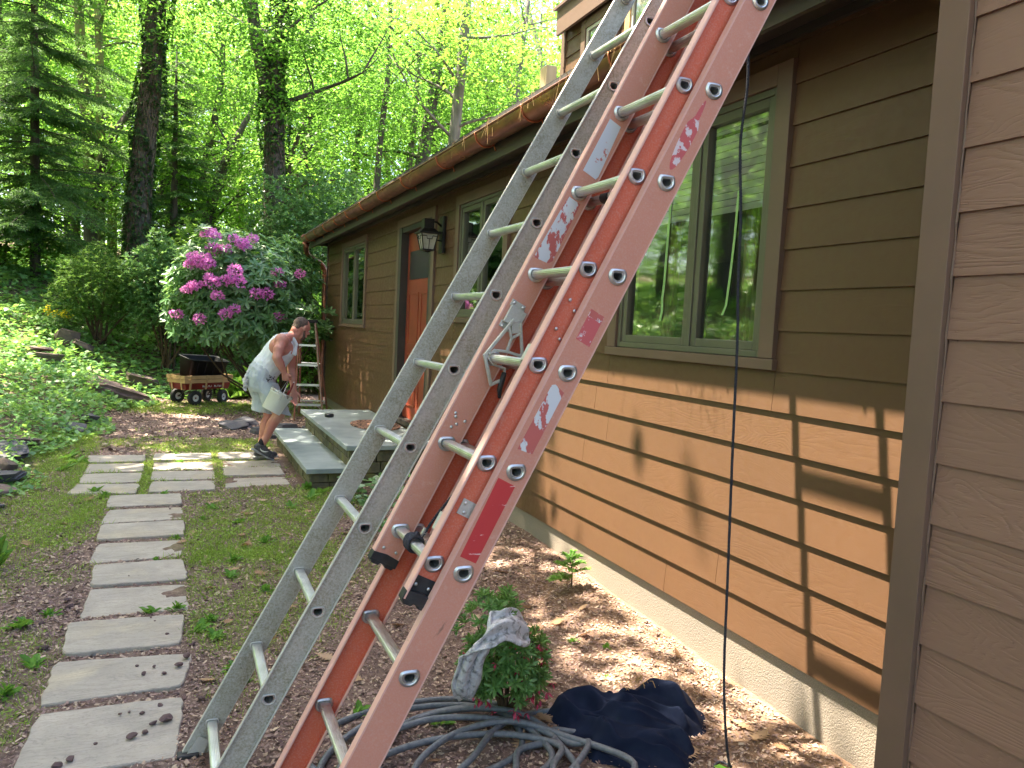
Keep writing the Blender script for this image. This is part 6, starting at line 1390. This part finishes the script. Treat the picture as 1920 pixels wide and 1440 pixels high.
def feature_tree(base, pts, rad, label, bark, leafm, crown, seed, limbs=7, ivy=0, LL=3.0, leafL=.12, nl=45, cs=.62):
    z0 = hz(*base); t = empty('tree', (base[0], base[1], z0), label, 'tree'); P = [(base[0], base[1], z0-.2)]+pts
    trunk_mesh(P, rad, M[bark], seed, 14, limbs, parent=t, LL=LL)
    if crown: V_, F_ = sprays(crown[0], crown[1], crown[2], nl, cs, leafL, seed); npmesh('crown', V_, F_, M[leafm], t)
    if ivy:
        sp_ = spline(P, 12); rr2 = np.interp(np.linspace(0,1,len(sp_)), np.linspace(0,1,len(rad)), rad); n = ivy; rs = np.random.default_rng(seed+5); k = rs.integers(0, len(sp_)-1, n); f = rs.random(n)
        A_ = np.array([tuple(p) for p in sp_]); c = A_[k]*(1-f[:,None])+A_[k+1]*f[:,None]; a = rs.uniform(0,6.28,n); bulge = 1+.35*np.sin(c[:,2]*2.3+a*2)*(c[:,2] > z0+3)+.35*np.clip((c[:,2]-z0-3)/4,0,1)
        r2 = rr2[k]*(1.0+.12*rs.random(n))*bulge; Pp = c+np.stack([np.cos(a)*r2, np.sin(a)*r2, 0*a],-1); Rm = rots(a+rs.normal(0,.6,n), rs.normal(-.7,.5,n), rs.normal(0,.5,n)); V_, F_ = scat(LEAF, Pp, Rm, rs.uniform(.07,.12,n)); npmesh('ivy', V_, F_, M['ivy'], t)
        mb = MB(); rq = random.Random(seed)
        for i in range(46):
            a0 = rq.uniform(0,6.28); dr2 = rq.gauss(0,1.1); k0 = rq.randrange(0, len(sp_)//2); pts2 = []
            for j in range(k0, min(len(sp_), k0+rq.randrange(8, 26))):
                u = (j-k0)/20; aa = a0+dr2*u+.25*math.sin(j*.9+i); pts2.append(sp_[j]+Vector((math.cos(aa), math.sin(aa), 0))*rr2[j]*1.04)
            if len(pts2) > 2: mb.tube(pts2, .013, 5)
        mb.build('vine', M['vine'], t, True)
    return t
feature_tree((-.90,20.0), [(-.86,20,4.2),(-.70,20,6.2),(-.57,20,8.3),(-.45,20,10.5),(-.4,20,14)], [.29,.25,.22,.20,.18,.13], 'thick straight trunk wrapped in ivy and woody vines, the widest on the left', 'bark', 'leaf', (150,(-.2,19.4,9.2),(3.4,1.8,2.6)), 31, 0, 8200)
feature_tree((2.12,20.0), [(2.10,20,4),(2.06,20,6.3),(2.0,20,7.2),(2.15,20,8.6),(2.3,20,10.5),(2.4,20,14)], [.27,.24,.22,.20,.17,.13,.08], 'dark ivy clad trunk that forks in two above the rhododendron', 'bark', 'leaf', (190,(2.6,19.4,8.0),(3.0,1.6,2.6)), 32, 3, 6500)
ft = [o for o in C.objects if o.name.startswith('tree') and o.type == 'EMPTY'][-1]
trunk_mesh([(2.05,20,6.4),(1.8,20,7.3),(1.55,20,8.4),(1.4,20,10),(1.3,20,13)], [.2,.17,.15,.12,.06], M['bark'], 33, 10, 2, name='fork', parent=ft)
feature_tree((3.55,26), [(3.6,26,5.5),(3.69,26,8),(3.7,26,12),(3.9,26,16)], [.22,.20,.17,.14,.06], 'thin upright trunk right of the forked ivy tree', 'bark', 'leaf', (150,(3.9,25.2,9.0),(3.6,2.2,4.4)), 34, 9)
feature_tree((6.7,24), [(6.8,24,5.5),(7.0,24,7),(7.25,24,9),(7.5,24,11.5),(7.6,24,15)], [.24,.22,.20,.18,.14,.06], 'dark leaning trunk above the middle of the gutter', 'bark', 'leaf', (150,(7.2,23.2,9.6),(3.4,2.2,3.6)), 35, 9)
feature_tree((6.5,20), [(6.6,20,5),(6.66,20,6.8),(6.8,20,9.2),(6.9,20,12)], [.18,.17,.15,.13,.06], 'pale grey mottled trunk just right of the dark leaning one', 'bark_g', 'leaf_d', (60,(7.2,19,8.8),(2.4,2,1.6)), 36, 8, leafL=.15)
feature_tree((-2.15,24), [(-2.2,24,4.5),(-2.3,24,6.5),(-2.45,24,8),(-2.55,24,9.8),(-2.6,24,13)], [.20,.18,.16,.14,.11,.05], 'trunk painted the yellow-green of sunlight behind the spruce that branches high up', 'bark_y', 'leaf_y', (120,(-2.4,24.5,9.6),(3.6,2.6,4.2)), 37, 9)
feature_tree((-1.95,23.6), [(-1.95,23.6,4.3),(-1.97,23.6,6.5),(-2.02,23.6,8.4),(-2.1,23.6,10.2),(-2.1,23.6,13)], [.13,.12,.11,.10,.08,.04], 'slim straight trunk in the same sunlit yellow beside the branching one', 'bark_y', 'leaf_y', (60,(-1.5,24.5,9),(2.5,2,3.5)), 38, 9, LL=3.6)
feature_tree((9.6,23), [(9.7,23,6),(9.6,23,8.5),(9.9,23,12)], [.16,.14,.12,.05], 'slender trunk close to the dormer wall', 'bark_g', 'leaf', (95,(9.6,23,10.5),(3.2,2.6,3.8)), 39, 8)
feature_tree((5.0,22), [(5.1,22,6),(5.3,22,9),(5.2,22,12)], [.10,.09,.07,.03], 'young leafy maple spreading over the middle of the roof', 'bark', 'leaf', (170,(4.9,22,8.2),(3.0,2.2,3.6)), 40, 6)
# crowd of woodland trees in three depths sharing a few meshes
def wood_proto(seed, nclus, rx, rz, leafL, nl, cs, mat, bark, Ht):
    t = empty('woodland_tree', (0,0,0)); rs = random.Random(seed)
    trunk_mesh([(0,0,-.3),(rs.gauss(0,.15),rs.gauss(0,.15),Ht*.3),(rs.gauss(0,.4),rs.gauss(0,.4),Ht*.65),(rs.gauss(0,.6),rs.gauss(0,.6),Ht)], [.17,.14,.10,.03], M[bark], seed, 8, 6, parent=t, LL=rx*.9)
    V_, F_ = sprays(nclus, (0,0,Ht*.56), (rx,rx,rz), nl, cs, leafL, seed); npmesh('crown', V_, F_, M[mat], t); return t
PR = [wood_proto(60, 230, 3.3, 5.6, .14, 42, .62, 'leaf_y', 'bark', 11.5), wood_proto(61, 210, 3.0, 5.2, .14, 42, .66, 'leaf', 'bark_g', 11), wood_proto(62, 240, 3.6, 6.2, .15, 40, .70, 'leaf_y', 'bark_y', 12.5),
      wood_proto(63, 90, 1.9, 2.0, .11, 40, .5, 'leaf_y', 'bark', 4.2), wood_proto(64, 240, 4.6, 8.5, .27, 40, 1.1, 'leaf_y', 'bark', 17), wood_proto(65, 240, 4.4, 8.0, .27, 40, 1.1, 'leaf', 'bark_g', 17)]
WT = []
rs = random.Random(99)
def wt(i, az_d, r_, s=1.0): WT.append((i, r_*math.sin(R(az_d)), r_*math.cos(R(az_d)), s))
for a, r_, i in [(-9,27,0),(-4,29,2),(1,26.5,0),(6,28,2),(11,30,0),(15.5,27,1),(20,29,2),(24.5,27,1),(28,30,1),(-14,28,1),(-20,25,1),(-27,24,0),(-34,22,1),(-42,21,0),(-50,20,1),(-56,18,0),(-38,24,1),(-47,25,0),(-31,27,1),(3.5,31,1),(-6.5,32,0),(9,33,1),(18,31,0),(22,31,1)]: wt(i, a, r_, rs.uniform(.9,1.1))
for a in range(-46, 33, 5): wt(rs.choice([0,1,2]), a+rs.uniform(-1.5,1.5), rs.uniform(34,42), rs.uniform(1.0,1.25))
for a in range(-44, 34, 4): wt(rs.choice([4,4,5]), a+rs.uniform(-1.5,1.5), rs.uniform(48,60), rs.uniform(.9,1.15))
for a, r_ in [(-6,30),(-2,25),(2,24),(4.5,28),(8,23.5),(11,26),(14,23),(17,27),(20,24),(23,28),(-34,13),(-41,12.5),(-48,12),(-55,12),(-37,16),(-44,18),(-51,15),(-58,15),(-60,19),(-25,15.5),(-30,20),(-47,21),(-36,19),(-54,18),(-40,15),(.5,27),(-8,27.5),(-5,23),(-16,20),(-22,19),(-30,17.5),(-38,16),(-45,15),(-3,33),(7,34),(13,33),(1,36)]: wt(3, a, r_, rs.uniform(.85,1.25))
used = set()
LB = {0:'sunlit yellow-green tree among the woods behind the yard',1:'mid green tree among the woods behind the yard',2:'tall tree in the woods, sunlit yellow painted into its bark',3:'low spreading sapling in the understory of the woods',4:'high bright tree far back in the woods',5:'high green tree far back in the woods'}
for i, x, y, s in WT:
    o = PR[i] if i not in used else copy_tree(PR[i]); used.add(i); o.location = (x, y, hz(x, y)); o.rotation_euler = (0, 0, rs.uniform(0, 6.28)); o.scale = (s, s, s*rs.uniform(.9,1.1)); tag(o, LB[i], 'tree', 'woodland trees behind the yard')
n = 46; P = []; 
V_, F_ = sprays(1500, (0,0,0), (1,1,1), 26, 1.7, .5, 5)
def wall_wood(seed, N, r0_, r1, z0, z1, L, cs, a0=-56, a1=40, nl=26):
    q = np.random.default_rng(seed); a = np.radians(q.uniform(a0, a1, N)); r_ = q.uniform(r0_, r1, N); c = np.stack([r_*np.sin(a), r_*np.cos(a), q.uniform(z0, z1, N)],-1); n = N*nl; K = np.repeat(c, nl, 0)
    Pp = K+q.normal(size=(n,3))*np.array([cs,cs,cs*.35]); Rm = rots(q.uniform(0,6.28,n), q.normal(-.2,.5,n), q.normal(0,.6,n)); return scat(LEAF, Pp, Rm, L*q.uniform(.6,1.2,n))
V_, F_ = join(wall_wood(1, 2900, 62, 82, 3, 36, .55, 1.5), wall_wood(2, 900, 40, 60, 2.5, 7, .3, .8), wall_wood(3, 1300, 28, 42, 2.3, 5.5, .18, .6, -50, 34))
tag(npmesh('far_woods', V_, F_, M['leaf_y']), 'bright mass of far woodland foliage closing the view', 'woods', None, 'stuff')
V_, F_ = wall_wood(7, 800, 18, 32, 1.5, 15, .42, 1.2, -175, -60)
tag(npmesh('surrounding_woods', V_, F_, M['leaf_d']), 'woodland foliage surrounding the yard on the viewer side', 'woods', None, 'stuff')
# ------------------------------------------------------------------ unseen trees overhead, crowns laid out along sun rays to shade the yard
q = np.random.default_rng(17); N = 3700; gx = q.uniform(-10, 3.5, N); gy = q.uniform(-8, 18, N); h = q.uniform(7.5, 13.5, N)+np.clip(gy-8, 0, 10)*.25
def open_amount(x, y):  # gaps cut in the crowns where sun patches should fall
    v = np.zeros(x.shape)
    v = np.maximum(v, np.clip((x-2.15)/.2, 0, 1)*np.clip((y-1.22)/.12, 0, 1)*np.clip((5.0-y)/.5, 0, 1)*(x < 3.6)*(1-.05*np.clip(np.sin(y*4.3+.8)*1.5, 0, 1)*(y > 2.2)))
    v = np.maximum(v, .84*np.clip((-1.3-x)/.8, 0, 1)*(y > 5)); v = np.maximum(v, .70*np.clip((y-12.5)/2.5, 0, 1))
    for cx, cy, rx, ry, w in [(2.1,3.1,.45,.75,.9),(.05,8.6,.55,.35,.95),(.35,12.9,.75,.55,1),(-1.6,8.4,.5,.5,.9),(1.9,4.7,.35,.4,.6),(-3,13,1.6,2,.5),(-5,16,3,3,.55),(3.0,8,.5,.6,.7),(.9,12.6,1.5,.9,.5)]:
        v = np.maximum(v, w*np.clip(1.35-np.sqrt(((x-cx)/rx)**2+((y-cy)/ry)**2), 0, 1))
    return v
gx[:330] = q.uniform(1.7, 3.7, 330); gy[:330] = q.uniform(-4, 1.15, 330); gx[330:730] = q.uniform(-1.2, 1.3, 400); gy[330:730] = q.uniform(2, 8, 400); c = np.stack([gx-h/3.2, gy+h*.92/3.2, h],-1)  # extra clusters added to keep the near wall and path shaded
nl = 46; K = np.repeat(c, nl, 0); n = N*nl; a = q.uniform(0,6.28,n); rad = .75*np.sqrt(q.random(n)); P = K+np.stack([rad*np.cos(a), rad*np.sin(a), q.normal(0,.12,n)-.25*rad**2],-1)
lx = P[:,0]+P[:,2]/3.2; ly = P[:,1]-P[:,2]*.92/3.2; keep = q.random(n) > open_amount(lx, ly)*1.02
r_ = np.hypot(P[:,0], P[:,1]); el = np.degrees(np.arctan2(P[:,2]-1.6, r_)); azd = np.degrees(np.arctan2(P[:,0], P[:,1])); keep &= ~((el < 19) & (azd > -12)); 
P = P[keep]; a = a[keep]; n = len(P); TR = [(-8.5,7.5),(-7.5,15.5),(-6.0,-1.5)]
own = np.argmin(np.stack([np.hypot(P[:,0]-tx, P[:,1]-ty) for tx, ty in TR]), 0); nm = ['middle','far','near']
for i, (tx, ty) in enumerate(TR):
    t = empty('shade_tree', (tx, ty, hz(tx,ty)), 'tall unseen tree, crown shaped to shade the yard, on the '+nm[i]+' part of the left bank', 'tree'); z0 = hz(tx, ty)
    mb = MB(); mb.tube(spline([(tx,ty,z0-.3),(tx+.1,ty,z0+4),(tx+.5,ty+.2,z0+8),(tx+.9,ty+.2,z0+12)], 6), list(np.linspace(.34,.12,19)), 12); rs = random.Random(i)
    for k in range(12):
        e = P[own == i][rs.randrange((own == i).sum())]; s_ = Vector((tx+.3, ty+.1, z0+rs.uniform(5,9))); m_ = s_.lerp(Vector(e), .5)+Vector((0,0,.8)); mb.tube(spline([s_, m_, Vector(e)], 6), list(np.linspace(.09,.015,13)), 6)
    mb.build('trunk', M['bark'], t, True)
    m_ = own == i; k = int(m_.sum()); Rm = rots(a[m_], q.normal(-.1,.3,k), q.normal(0,.3,k)); V_, F_ = scat(LEAF, P[m_], Rm, q.uniform(.14,.24,k)*np.array(1.0)); npmesh('crown', V_, F_, M['canopy'], t)
